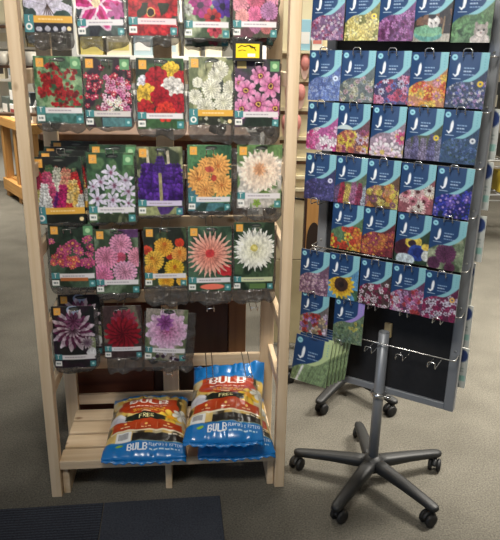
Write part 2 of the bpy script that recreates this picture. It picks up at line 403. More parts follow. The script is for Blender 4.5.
@bulb
def pink_anemone_dahlia(h, w):
    p = new_art(rgb(70, 52, 74), h, w); p.blot(DGREEN, 6, 22)
    for (x, y, r) in ((.55, .35, .22), (.95, .5, .2), (.1, .5, .16), (.25, .66, .23), (.78, .57, .25), (.15, 1.05, .22), (.9, 1.05, .24), (.52, .95, .26)):
        p.layer(x, y, r, 8, x * 4, rgb(196, 80, 140), rgb(234, 164, 204), .35, 2.4, .28); p.disc(x, y, r * .3, rgb(120, 30, 70)); p.disc(x, y, r * .22, rgb(222, 180, 90)); p.disc(x, y, r * .12, rgb(60, 30, 40))
    card_frame(p, seed=10, logo=False); p.rect(.05, .04, .25, .2, rgb(216, 190, 120)); return p
@bulb
def mixed_gladioli(h, w):
    p = new_art(rgb(26, 30, 28), h, w); p.blot(rgb(56, 84, 62), 8, 23, .8, .5, .6, 0, .6)
    for x in (.1, .3, .5, .68, .85): p.spike(x, .22 + .1 * abs(x - .5), .62, .07, [rgb(96, 130, 84), rgb(150, 160, 110), rgb(190, 90, 80)], int(x * 30))
    for (x, y0, y1, wd, cs) in ((.34, .3, .8, .14, [rgb(70, 110, 70)]), (.5, .34, 1.0, .14, [rgb(226, 222, 214), rgb(206, 210, 190)]), (.1, .45, 1.05, .17, [rgb(198, 28, 70)]), (.3, .45, 1.1, .17, [rgb(206, 70, 120), rgb(226, 120, 150)]), (.68, .38, 1.0, .17, [rgb(226, 130, 110), rgb(236, 170, 130)]), (.85, .45, 1.1, .14, [rgb(206, 34, 40)]), (.5, .85, 1.25, .15, [rgb(104, 30, 120)]), (.6, .7, 1.25, .16, [rgb(196, 30, 110)]), (.8, .62, 1.25, .18, [rgb(240, 186, 84), rgb(238, 204, 130)]), (.05, .8, 1.25, .14, [rgb(238, 220, 110)]), (.21, .68, 1.25, .15, [rgb(240, 238, 230)]), (.7, 1.08, 1.25, .12, [rgb(214, 50, 60)]), (.95, .9, 1.25, .13, [rgb(220, 220, 216)])):
        p.spike(x, y0 - .08, y1, wd, cs, int(x * 100))
    p.rect(0, p.A - .2, 1, p.A, rgb(28, 34, 30)); card_frame(p, True, seed=11, sq=False); return p
@bulb
def white_star_lily(h, w):
    p = new_art(rgb(60, 96, 62), h, w); p.blot(rgb(34, 60, 44), 6, 24); p.blot(rgb(108, 146, 90), 7, 25, .6)
    for (x, y, r) in ((.5, .42, .19), (.8, .58, .18), (.28, .62, .2), (.57, .7, .2), (.12, .72, .15), (.85, .82, .2), (.2, .98, .22), (.52, 1.02, .2), (.85, 1.08, .16), (.45, 1.2, .16), (.75, 1.2, .16)):
        p.layer(x, y, r, 6, x * 5, rgb(190, 180, 206), rgb(224, 220, 236), .72, 1.3, .2); p.disc(x, y, r * .14, rgb(110, 56, 90)); p.layer(x, y, r * .3, 6, x, rgb(120, 60, 90), rgb(170, 120, 150), .8, 1, .1)
    p.rect(.2, p.A - .2, .84, p.A, rgb(52, 62, 44)); p.blot(rgb(126, 132, 96), 14, 26, .7, .5, .6, p.A - .2); card_frame(p, seed=12); return p
@bulb
def purple_gladioli(h, w):
    p = new_art(rgb(88, 96, 60), h, w); p.blot(rgb(40, 50, 40), 6, 27); p.blot(rgb(186, 184, 140), 8, 28, .6, .6, .7)
    for x in (.28, .72): p.line(x - .05, .1, x - .02, .5, .03, rgb(196, 186, 160))
    for (x, sd) in ((.2, 1), (.38, 2), (.66, 3), (.86, 4)): p.spike(x, .42, 1.12, .2, [rgb(76, 32, 142), rgb(96, 48, 166), rgb(60, 24, 112)], sd)
    p.spike(.5, .25, .5, .14, [rgb(70, 36, 130)], 9); p.line(.5, .6, .52, 1.2, .035, rgb(160, 150, 106))
    p.rect(.0, p.A - .2, 1, p.A, rgb(150, 156, 106)); p.blot(rgb(70, 40, 120), 6, 29, .9, .5, .56, p.A - .2); card_frame(p, seed=13, sq=False, strip=rgb(206, 196, 222)); return p
@bulb
def orange_frilled_dahlia(h, w):
    p = new_art(rgb(78, 130, 84), h, w); p.blot(rgb(40, 80, 56), 5, 30); p.rect(0, .85, .4, p.A, rgb(74, 124, 134))
    for (x, y, r) in ((.45, .5, .24), (.7, .48, .3), (.26, .78, .32), (.78, .92, .3), (.4, 1.02, .26)):
        for k in range(6): p.layer(x, y, r * (1 - .15 * k), 17 - 2 * k, k * 1.3 + x, rgb(206, 96, 40), rgb(246, 184, 96), .3, 1.3, .45)
    p.ell(.5, .55, .1, .07, rgb(206, 84, 70)); p.ell(.6, .76, .06, .08, rgb(190, 66, 54)); p.rect(0, p.A - .2, 1, p.A, rgb(70, 120, 130)); p.blot(rgb(44, 70, 60), 8, 31, .9, .5, .6, p.A - .2)
    card_frame(p, seed=14, sq=False); return p
@bulb
def cream_dahlia(h, w):
    p = new_art(rgb(196, 190, 180), h, w); p.blot(rgb(94, 128, 72), 5, 32, .9, .5, .6); p.rect(0, 0, 1, .22, rgb(94, 132, 76)); p.rect(0, 1.0, .3, p.A, rgb(216, 210, 204))
    p.dahlia(.52, .58, .5, 22, 7, rgb(238, 190, 150), rgb(244, 232, 218), .38, 1.5, .3); p.dahlia(.5, .54, .16, 10, 3, rgb(216, 140, 90), rgb(240, 190, 150), .4)
    p.ell(.45, 1.1, .22, .05, rgb(70, 100, 46), -.3); p.ell(.68, 1.08, .16, .05, rgb(96, 128, 56), .3)
    card_frame(p, seed=15, sq=False); p.layer(.45, p.A - .12, .1, 5, .4, rgb(120, 150, 60), rgb(150, 176, 90), .5); return p
@bulb
def magenta_daisies(h, w):
    p = new_art(rgb(40, 56, 44), h, w); p.blot(rgb(84, 112, 88), 7, 33, .7)
    p.scatter(46, .06, .1, [rgb(196, 70, 130), rgb(214, 90, 140), rgb(176, 54, 112)], 34, .05, .97, .32, .95, 7, rgb(230, 160, 90))
    p.scatter(7, .06, .09, [rgb(232, 96, 90)], 35, .05, .6, .75, 1.0, 7, rgb(240, 180, 90))
    card_frame(p, seed=16); p.rect(.2, p.A - .24, .82, p.A - .16, rgb(178, 104, 58)); return p
@bulb
def pink_pompons(h, w):
    p = new_art(rgb(54, 72, 50), h, w); p.blot(rgb(118, 140, 112), 5, 36); p.rect(.55, 0, 1, .2, rgb(92, 56, 104)); p.disc(.1, .95, .09, rgb(222, 150, 50))
    for (x, y, r, c) in ((.6, .35, .26, rgb(236, 142, 178)), (.97, .66, .24, rgb(238, 140, 166)), (.58, .66, .13, rgb(206, 80, 110)), (.25, .68, .28, rgb(234, 132, 168)), (.14, 1.1, .26, rgb(238, 120, 166)), (.67, 1.02, .28, rgb(240, 156, 190))):
        c = np.asarray(c); p.pompon(x, y, r, c, c * .62, np.minimum(c * 1.18, 1))
    card_frame(p, seed=17, sq=False); return p
@bulb
def orange_pompons(h, w):
    p = new_art(rgb(38, 44, 36), h, w); p.blot(rgb(74, 92, 62), 6, 37)
    for (x, y, r, c) in ((.83, .38, .11, rgb(216, 62, 40)), (.08, .56, .12, rgb(220, 70, 46)), (.6, .68, .1, rgb(204, 56, 40)), (.46, .48, .23, rgb(244, 166, 50)), (.84, .66, .2, rgb(238, 156, 66)), (.24, .8, .24, rgb(244, 178, 60)), (.7, 1.0, .23, rgb(246, 182, 40)), (.12, 1.1, .2, rgb(240, 160, 56)), (.5, 1.3, .2, rgb(244, 170, 40)), (.9, 1.3, .16, rgb(240, 170, 50))):
        c = np.asarray(c); p.pompon(x, y, r, c, c * np.array([.8, .58, .42]), np.minimum(c * 1.15, 1))
    for (x, y) in ((.48, .4), (.18, .74), (.72, .96), (.84, .6)): p.disc(x, y, .045, rgb(196, 100, 30))
    card_frame(p, seed=18, sq=False); return p
@bulb
def salmon_cactus_dahlia(h, w):
    p = new_art(rgb(74, 106, 82), h, w); p.blot(rgb(44, 66, 50), 5, 39); p.ell(.9, 1.05, .25, .14, rgb(206, 44, 54))
    p.dahlia(.5, .66, .58, 26, 8, rgb(226, 96, 76), rgb(250, 200, 180), .45, .9, .28, .2); p.disc(.5, .64, .1, rgb(206, 56, 60))
    card_frame(p, seed=19, sq=False); p.ell(.55, p.A - .12, .28, .07, rgb(238, 120, 100)); return p
@bulb
def white_cactus_dahlia(h, w):
    p = new_art(rgb(34, 52, 38), h, w); p.blot(rgb(70, 96, 66), 6, 41, .8, .5, .6)
    p.dahlia(.52, .68, .56, 22, 8, rgb(226, 222, 176), rgb(240, 241, 238), .4, 1, .24, .2); p.disc(.5, .64, .09, rgb(214, 198, 90)); p.disc(.5, .64, .05, rgb(232, 220, 130))
    card_frame(p, seed=20, sq=False, strip=rgb(200, 208, 168)); p.rect(.4, p.A - .17, .8, p.A - .04, rgb(90, 120, 70)); return p
@bulb
def dark_bicolour_dahlia(h, w):
    p = new_art(rgb(46, 30, 44), h, w); p.blot(rgb(30, 36, 34), 5, 42); p.disc(.5, .12, .14, rgb(160, 178, 214)); p.ell(.92, 1.0, .12, .2, rgb(140, 150, 110))
    for k in range(5): p.layer(.48, .62, .56 - .09 * k, 13, k * 2.1, rgb(60, 14, 40), rgb(228, 214, 226) if k % 2 == 0 else rgb(110, 40, 84), .45, 1.2, .6)
    for k in range(3): p.layer(.5, .4, .22 - .06 * k, 9, k * 1.4, rgb(70, 16, 50), rgb(150, 90, 130), .4, 1.2, .5)
    p.layer(.8, .95, .17, 12, .4, rgb(96, 60, 90), rgb(196, 190, 190), .4, 1.2, .4); p.disc(.9, 1.2, .12, rgb(226, 226, 230))
    card_frame(p, seed=21, sq=False); return p
@bulb
def dark_red_dahlia(h, w):
    p = new_art(rgb(70, 52, 52), h, w); p.blot(rgb(120, 116, 96), 5, 43, .8)
    p.dahlia(.55, .42, .36, 14, 5, rgb(120, 24, 44), rgb(170, 60, 84), .3, 1.6, .4); p.dahlia(.5, .8, .5, 16, 8, rgb(90, 8, 22), rgb(170, 26, 44), .25, 1.6, .55)
    card_frame(p, seed=22, sq=False, logo=False); return p
@bulb
def lilac_white_dahlia(h, w):
    p = new_art(rgb(150, 140, 130), h, w); p.blot(rgb(92, 110, 70), 5, 44, .8)
    p.dahlia(.52, .55, .54, 12, 6, rgb(176, 70, 130), rgb(232, 206, 232), .32, 1.6, .45); p.dahlia(.46, .34, .22, 8, 4, rgb(110, 30, 96), rgb(180, 110, 190), .35)
    card_frame(p, seed=23, sq=False, logo=False); p.scatter(14, .03, .06, [rgb(206, 200, 214), rgb(60, 40, 60)], 45, .2, .98, p.A - .2, p.A, 5); return p

def grid_print(name, art, w, h, bulge=.004, thick=.0012, seed=0, mat='print', wav=.0015):
    """a printed sheet standing in the x-z plane, front towards -y; bottom edge at z=0"""
    H, W = art.h, art.w
    me = bpy.data.meshes.new(name)
    xs = (np.arange(W) / (W - 1) - .5) * w; zs = (1 - np.arange(H) / (H - 1)) * h
    X, Z = np.meshgrid(xs, zs)
    Y = -bulge * (1 - (2 * X / w) ** 2) * (1 - .5 * (2 * Z / h - 1) ** 2) + wav * np.sin(X / w * 5 + seed) * np.sin(Z / h * 4 + seed * 1.7)
    front = np.stack([X, Y, Z], -1).reshape(-1, 3); back = front + np.array([0, thick, 0])
    N = H * W
    idx = np.arange(N).reshape(H, W)
    f1 = np.stack([idx[:-1, :-1], idx[1:, :-1], idx[1:, 1:], idx[:-1, 1:]], -1).reshape(-1, 4)
    st = 6   # coarse back
    ri = sorted(set(list(range(0, H, st)) + [H - 1])); ci = sorted(set(list(range(0, W, st)) + [W - 1]))
    bi = {}
    bv = []
    for a in ri:
        for b in ci: bi[(a, b)] = N + len(bv); bv.append(back[idx[a, b]])
    f2 = []
    for a0, a1 in zip(ri, ri[1:]):
        for b0, b1 in zip(ci, ci[1:]): f2.append((bi[(a0, b0)], bi[(a0, b1)], bi[(a1, b1)], bi[(a1, b0)]))
    for a0, a1 in zip(ri, ri[1:]):
        f2.append((bi[(a0, 0)], bi[(a1, 0)], int(idx[a1, 0]), int(idx[a0, 0]))); f2.append((bi[(a1, W - 1)], bi[(a0, W - 1)], int(idx[a0, W - 1]), int(idx[a1, W - 1])))
    for b0, b1 in zip(ci, ci[1:]):
        f2.append((bi[(0, b1)], bi[(0, b0)], int(idx[0, b0]), int(idx[0, b1]))); f2.append((bi[(H - 1, b0)], bi[(H - 1, b1)], int(idx[H - 1, b1]), int(idx[H - 1, b0])))
    me.from_pydata(np.concatenate([front, np.array(bv)]).tolist(), [], f1.tolist() + f2)
    at = me.color_attributes.new('Print', 'FLOAT_COLOR', 'POINT')
    cols = np.ones((N + len(bv), 4)); cols[:N, :3] = lin(np.clip(art.a, 0, 1)).reshape(-1, 3); cols[N:, :3] = lin(np.array([.78, .78, .76]))
    at.data.foreach_set('color', cols.ravel())
    me.materials.append(M[mat]); me.polygons.foreach_set('use_smooth', [True] * len(f1) + [False] * len(f2)); me.update()
    return me
def add_mesh(name, me, parent=None, loc=(0, 0, 0)):
    o = bpy.data.objects.new(name, me); C.objects.link(o); o.location = loc
    if parent is not None: o.parent = parent
    return o

# ------------------------------------------------------------------ frames
AF = Matrix.Translation((-.7122, 1.954, 0)) @ Matrix.Rotation(R(5.502), 4, 'Z')
BF = Matrix.Translation((.0384, 2.3665, 0)) @ Matrix.Rotation(R(-30.49), 4, 'Z')
def at(F, u, v, z, roll=0, tilt=0, yaw=0):
    return F @ Matrix.Translation((u, v, z)) @ Matrix.Rotation(yaw, 4, 'Z') @ Matrix.Rotation(roll, 4, 'Y') @ Matrix.Rotation(tilt, 4, 'X')

# ------------------------------------------------------------------ setting
struct(obox('floor', (-6, -3, -.05), (6, 9, 0), M['carpet'], bev=0))
struct(obox('wall_back', (-6, 8.6, 0), (6, 8.75, 3), M['wall'], bev=0))
struct(obox('wall_left', (-5.2, -3, 0), (-5.05, 8.6, 3), M['wall'], bev=0))
struct(obox('wall_right', (5.05, -3, 0), (5.2, 8.6, 3), M['wall'], bev=0))
struct(obox('ceiling', (-6, -3, 3), (6, 9, 3.06), M['ceiling'], bev=0))

# ------------------------------------------------------------------ wooden rack
W_, D_ = .858, .385
rack = thing('wooden_display_rack', 'tall pale pine rack hung with flower bulb packs, slatted shelf at its foot', 'display rack', AF)
TOP = 1.98
for (u0, u1, v0, v1) in ((0, .037, 0, .045), (W_ - .036, W_, 0, .045), (.0, .05, D_ - .028, D_), (W_ - .06, W_ - .006, D_ - .028, D_)):
    obox('post', (u0, v0, 0), (u1, v1, TOP), M['pine_z'], rack, .002)
obox('center_stile', (.398, D_ - .004, .15), (.462, D_ + .018, TOP), M['pine_z'], rack, .002)
RAILS = [1.775, 1.5, 1.16, .967, .67, .385]
for z in RAILS:
    obox('back_rail', (.05, D_ - .024, z - .05), (W_ - .06, D_ - .004, z), M['pine_x'], rack, .002)
obox('back_rail', (.05, D_ - .02, .17), (W_ - .06, D_ - .004, .215), M['pine_x'], rack, .002)
for z in (1.5, 1.21, .945, .66, .43):
    for u in (.008, W_ - .03): obox('side_rail', (u, .045, z - .045), (u + .02, D_ - .028, z), M['pine_y'], rack, .002)
# slatted shelf
for k in range(4):
    v0 = .002 + k * .0935
    obox('shelf_slat', (.04 if k else .037, v0, .133), (W_ - .037, v0 + .078, .15), M['pine_x'], rack, .002)
obox('shelf_apron', (.037, .004, .115), (W_ - .037, .02, .1325), M['pine_x'], rack, .001)
for u in (.04, .414, W_ - .062):
    obox('shelf_foot', (u, .021, 0), (u + .024, .34, .132), M['pine_y'], rack, .002)
COLS = [.108, .262, .428, .587, .743]
def a_hook(u, z, length=.25, drop=0, parent=rack):
    bm = bmesh.new(); y0 = D_ - .024; y1 = y0 - length
    tube(bm, [(u - .012, y0 + .004, z - .02 - drop), (u - .012, y0 - .004, z - drop), (u - .012, y1, z), (u - .012, y1 - .004, z + .014), (u + .012, y1 - .004, z + .014), (u + .012, y1, z), (u + .012, y0 - .004, z - drop), (u + .012, y0 + .004, z - .02 - drop)], .0017, 6)
    return link('hook', bm, M['chrome'], parent, True)
for z in (1.783, 1.515, 1.243, .976, .683):
    for u in COLS: a_hook(u, z, .262, .075 if z == 1.243 else 0)
for u, l in ((.062, .15), (.245, .15), (.432, .2), (.585, .25), (.733, .235)): a_hook(u, .395, l)

# bulb packs
def pack_bag(w, h, below, wl, wr, seed, thick=.036, taper=.0):
    """puffy clear bag in x-z, top at z=h, bottom at z=-below, front at y=.003"""
    bm = bmesh.new(); nx, nz = 18, 30
    x0, x1, z0, z1 = -w / 2 - wl, w / 2 + wr, -below, h - .012
    fr, bk = [], []
    for j in range(nz + 1):
        t = j / nz; rf, rb = [], []
        for i in range(nx + 1):
            s = i / nx
            cr = min(1, (t / .1)) ** .5 if t < .1 else 1     # rounded lower corners
            xc = (x0 + x1) / 2; x = xc + (s - .5) * (x1 - x0) * (1 - taper * (1 - t)) * (.80 + .2 * cr)
            z = z0 + (z1 - z0) * t + .022 * noise.noise(Vector((s * 3.2, seed * 1.7, 0))) * (1 - t) ** 2; x += .006 * noise.noise(Vector((t * 7, seed * 2.3, s > .5)))
            puff = (math.sin(PI * s) ** .5) * (math.sin(PI * min(1, t * 1.0 + .02)) ** .4 if t < .98 else .05) * (1.15 - .6 * t)
            n1 = noise.noise(Vector((x * 28 + seed * 3.1, z * 16, seed))) + .5 * noise.noise(Vector((x * 60, z * 45, seed * 2.3)))
            inside = abs(x) < w / 2 - .004 and z > .004
            yf = .0045 - (0 if inside else .010 * puff + .011 * abs(n1) * puff)
            rf.append(bm.verts.new((x, yf, z))); 
            rb.append(bm.verts.new((x, .0065 + thick * puff + .008 * n1 * puff, z)))
        fr.append(rf); bk.append(rb)
    for g, flip in ((fr, False), (bk, True)):
        for j in range(nz):
            for i in range(nx):
                q = (g[j][i], g[j][i + 1], g[j + 1][i + 1], g[j + 1][i])
                bm.faces.new(q[::-1] if flip else q)
    for j in range(nz):
        bm.faces.new((bk[j][0], fr[j][0], fr[j + 1][0], bk[j + 1][0])); bm.faces.new((fr[j][nx], bk[j][nx], bk[j + 1][nx], fr[j + 1][nx]))
    for i in range(nx):
        bm.faces.new((fr[0][i + 1], fr[0][i], bk[0][i], bk[0][i + 1])); bm.faces.new((fr[nz][i], fr[nz][i + 1], bk[nz][i + 1], bk[nz][i]))
    return bm
def pack_fill(w, h, below, seed):
    bm = bmesh.new()
    g = random.Random(seed)
    lo = -below * .55
    for k in range(5):
        x = g.uniform(-w * .3, w * .3); z = g.uniform(lo + .012, h * .42); r = g.uniform(.015, .021)
        q = bmesh.ops.create_icosphere(bm, subdivisions=2, radius=r)
        for v in q['verts']:
            v.co *= 1 + .25 * noise.noise(v.co * 90 + Vector((k, seed, 0)))
            v.co.y *= .55; v.co += Vector((x, .020, z))
    return bm
GRP = 'flower bulb packs on the pine rack'
def bulb_pack(art, u, w, ztop, h, label, below=.02, wl=.006, wr=.006, roll=0, v=.122, yaw=0, tilt=R(-2)):
    root = thing('bulb_pack', label, 'bulb pack', at(AF, u, v, ztop - h, roll, tilt, yaw), GRP)
    p = ARTS[art](h, w); sd = len(PACKS) + 1
    add_mesh('card', grid_print('card', p, w, h, .004, .0012, sd), root)
    b = link('plastic_bag', pack_bag(w, h, below, wl, wr, sd), M['plastic'], root, True); b['label'] = 'clear crinkled plastic bag'
    f = link('bulbs', pack_fill(w, h, below, sd), M['shavings'], root, True); f['kind'] = 'stuff'
    PACKS[art] = root
    return root
def behind(src, du, dv, dz, label, roll=0):
    c = copy_tree(src)
    c.matrix_world = src.matrix_basis @ Matrix.Translation((du, dv, dz)) @ Matrix.Rotation(roll, 4, 'Y')
    c['label'] = label
    return c
bulb_pack('white_lily', .097, .143, 1.794, .188, 'bulb pack with one big white lily and a gold name band, top left', .045, .004, .004)
bulb_pack('stargazer_lily', .256, .144, 1.798, .2, 'bulb pack with a pink and white stargazer lily, in the top row', .035, .002, .016, R(-1.5))
bulb_pack('red_ranunculus', .414, .15, 1.803, .2, 'bulb pack covered with solid red blooms with one dark eye, in the top row', .03)
bulb_pack('mixed_anemone', .58, .141, 1.802, .203, 'bulb pack with magenta, purple and red anemones, in the top row', .006)
bulb_pack('pink_ranunculus', .731, .14, 1.806, .203, 'bulb pack full of pink ranunculus balls, top right of the rack', .012)
bulb_pack('red_cluster', .112, .145, 1.538, .204, 'bulb pack with clusters of small red flowers over green leaves', .026)
bulb_pack('pink_cluster', .264, .147, 1.538, .214, 'bulb pack with a dense mix of crimson, pink and white small blooms', .014)
bulb_pack('mixed_begonia', .43, .149, 1.537, .219, 'bulb pack with red, yellow and white ruffled blooms', .03)
bulb_pack('white_double', .592, .142, 1.543, .211, 'bulb pack with round double white flowers and a gold name band', .055)
bulb_pack('pink_anemone_dahlia', .742, .146, 1.539, .213, 'bulb pack with flat pink flowers with yellow ringed eyes, below the yellow price sign', .055, .012, .004)
bulb_pack('mixed_gladioli', .089, .158, 1.227, .222, 'foremost bulb pack with tall gladioli spikes in many colours and a gold band', .006, .002, .002, R(-1))
bulb_pack('white_star_lily', .259, .155, 1.24, .233, 'bulb pack with white star shaped lilies over green', .012)
bulb_pack('purple_gladioli', .421, .15, 1.26, .23, 'bulb pack with deep purple gladioli spikes', .012)
bulb_pack('orange_frilled_dahlia', .586, .146, 1.267, .223, 'bulb pack with frilly orange dahlias on green and teal', .02)
bulb_pack('cream_dahlia', .754, .152, 1.268, .214, 'bulb pack with one large cream dahlia with a peach heart', .042, .016, .004)
bulb_pack('magenta_daisies', .115, .15, .999, .224, 'bulb pack with many small magenta daisy blooms on dark green', .026, .01, .004)
bulb_pack('pink_pompons', .265, .148, .98, .23, 'bulb pack with round pink pompon dahlias', .024)
bulb_pack('orange_pompons', .432, .146, .986, .214, 'bulb pack with round orange pompon dahlias', .07, .004, .01)
bulb_pack('salmon_cactus_dahlia', .586, .151, .988, .236, 'bulb pack with one spiky salmon pink dahlia', .045)
bulb_pack('white_cactus_dahlia', .741, .142, 1.001, .246, 'bulb pack with one spiky white dahlia on dark green', .05, .006, .008)
bulb_pack('dark_bicolour_dahlia', .1, .147, .702, .236, 'bulb pack with a dark purple dahlia with white tipped petals, bottom row', .016, .008, .012)
bulb_pack('dark_red_dahlia', .272, .133, .7, .202, 'bulb pack with a dark red dahlia, bottom row', .06, -.004, .004, 0)
bulb_pack('lilac_white_dahlia', .42, .148, .688, .2, 'bulb pack with a lilac and white dahlia, hanging askew in a bulky bag', .045, .006, .03, R(4), .112)
q = PACKS['mixed_gladioli']
behind(q, .012, .05, .012, 'second mixed gladioli bulb pack, right behind the foremost one', R(.6))
behind(q, .018, .098, .022, 'third mixed gladioli bulb pack, behind the second one', R(1))
behind(q, .03, .15, .036, 'fourth mixed gladioli bulb pack, farthest back on its hook', R(1.5))
behind(PACKS['white_star_lily'], .004, .06, .02, 'second white star lily bulb pack, hidden behind the front one')
behind(PACKS['mixed_anemone'], .0, .06, -.022, 'second mixed anemone bulb pack, peeping out below the front one')
behind(PACKS['pink_ranunculus'], -.004, .06, -.02, 'second pink ranunculus bulb pack, peeping out below the front one')
behind(PACKS['dark_bicolour_dahlia'], .014, .06, .022, 'second dark purple and white dahlia bulb pack, behind the front one')
behind(PACKS['magenta_daisies'], .008, .06, .014, 'second magenta daisy bulb pack, behind the front one')

# yellow price sign
sg = thing('price_sign', 'small yellow price sign in a black frame hanging among the bulb packs', 'price sign', at(AF, .706, .1, 1.536))
obox('frame', (-.047, 0, -.004), (.047, .006, .056), M['ink'], sg, .001)
bm = bmesh.new(); box(bm, (-.037, -.0015, .006), (.037, .0, .048), 0); link('yellow_card', bm, M['yellow'], sg)
bm = bmesh.new()
tube(bm, [(-.03, -.002, .036), (-.02, -.002, .043), (-.008, -.002, .04), (.004, -.002, .044), (.014, -.002, .04), (.02, -.002, .036), (.026, -.002, .028)], .0013, 5)
tube(bm, [(.004, -.002, .044), (.012, -.002, .036), (.024, -.002, .038)], .0016, 5)
tube(bm, [(-.03, -.002, .026), (-.018, -.002, .03), (-.006, -.002, .027)], .0008, 5)
link('printed_sketch', bm, M['ink'], sg)
bm = bmesh.new(); box(bm, (.0, -.0025, .009), (.024, -.0015, .019), 0); link('price_label', bm, M['white'], sg)

# ------------------------------------------------------------------ bags of potting mix
def bag_art(label_s=.14, back=.9):
    NS, NT = 170, 210
    p = Art(NS, NT, rgb(206, 170, 84)); A = p.A
    def Y(t): return (1 - t) * A
    blue = rgb(24, 116, 188); rust = rgb(176, 62, 26)
    p.blot(rgb(60, 52, 36), 9, 50, .9, .52, .62); p.blot(rgb(232, 208, 132), 11, 51, .8, .56, .66); p.blot(rgb(190, 190, 186), 8, 52, .6, .62, .7)
    p.ell(.5, Y(.68), .4, .2, rust); p.rect(.14, Y(.84), .86, Y(.6), rust)
    p.ell(.1, Y(.47), .13, .085, rgb(206, 206, 212)); p.ell(.16, Y(.43), .1, .06, rgb(186, 186, 196), .5)
    p.layer(.8, Y(.5), .15, 6, .3, rgb(206, 160, 40), rgb(240, 206, 80), .4); p.disc(.8, Y(.5), .05, rgb(222, 150, 30)); p.layer(.93, Y(.58), .12, 6, .9, rgb(196, 196, 186), rgb(226, 226, 220), .45)
    p.ell(.48, Y(.475), .26, .062, rgb(28, 34, 28)); p.rect(.22, Y(.455), .74, Y(.42), rgb(28, 34, 28))
    p.text(.395, Y(.5), .2, .056, 'FREE', rgb(236, 226, 160))
    p.rect(.42, Y(.55), .54, Y(.535), rgb(230, 220, 190))
    for j, yy in enumerate((.625, .585)): p.words(.3 + .01 * j, Y(yy), .42, .012, rgb(236, 186, 70), 60 + j)
    p.text(.24, Y(.83), .52, .115, 'BULB', rgb(244, 240, 234), .006)
    p.words(.25, Y(.685), .5, .008, rgb(240, 232, 220), 66)
    p.rect(.08, Y(.395), .95, Y(.28), rust); p.ell(.5, Y(.39), .25, .05, rust)
    for x in (.24, .5, .78): p.disc(x, Y(.355), .018, rgb(240, 196, 110)); p.words(x - .06, Y(.315), .12, .007, rgb(240, 214, 170), int(x * 50))
    for x in (.37, .64): p.rect(x, Y(.38), x + .004, Y(.3), rgb(226, 180, 140))
    p.rect(.06, Y(.28), .97, Y(.262), rgb(236, 224, 196)); p.rect(.34, Y(.235), .97, Y(.155), rgb(36, 34, 32)); p.rect(.0, Y(.262), .34, Y(.155), rgb(226, 196, 120))
    p.words(.78, Y(.235), .16, .01, rgb(226, 216, 196), 70)
    b = np.clip((.15 - (1 - p.y / A)) * 60 + .5, 0, 1); p.put(b, blue)
    b = np.clip(((1 - p.y / A) - back) * 60 + .5 + (p.noise(12, 77) - .5), 0, 1); p.put(b, blue)
    p.text(.3, Y(.13), .24, .085, 'BULB', rgb(240, 244, 248), .004)
    p.text(.555, Y(.128), .4, .036, 'PLANTING & POTTING', rgb(226, 236, 244)); p.words(.56, Y(.07), .36, .008, rgb(206, 226, 240), 71)
    p.ell(.2, Y(.11), .045, .016, rgb(150, 190, 60))
    p.rect(label_s, Y(.255), label_s + .19, Y(.15), rgb(234, 234, 232))
    for k in range(14): p.rect(label_s + .03 + .009 * k, Y(.235), label_s + .034 + .009 * k, Y(.18), rgb(80, 80, 84))
    return p
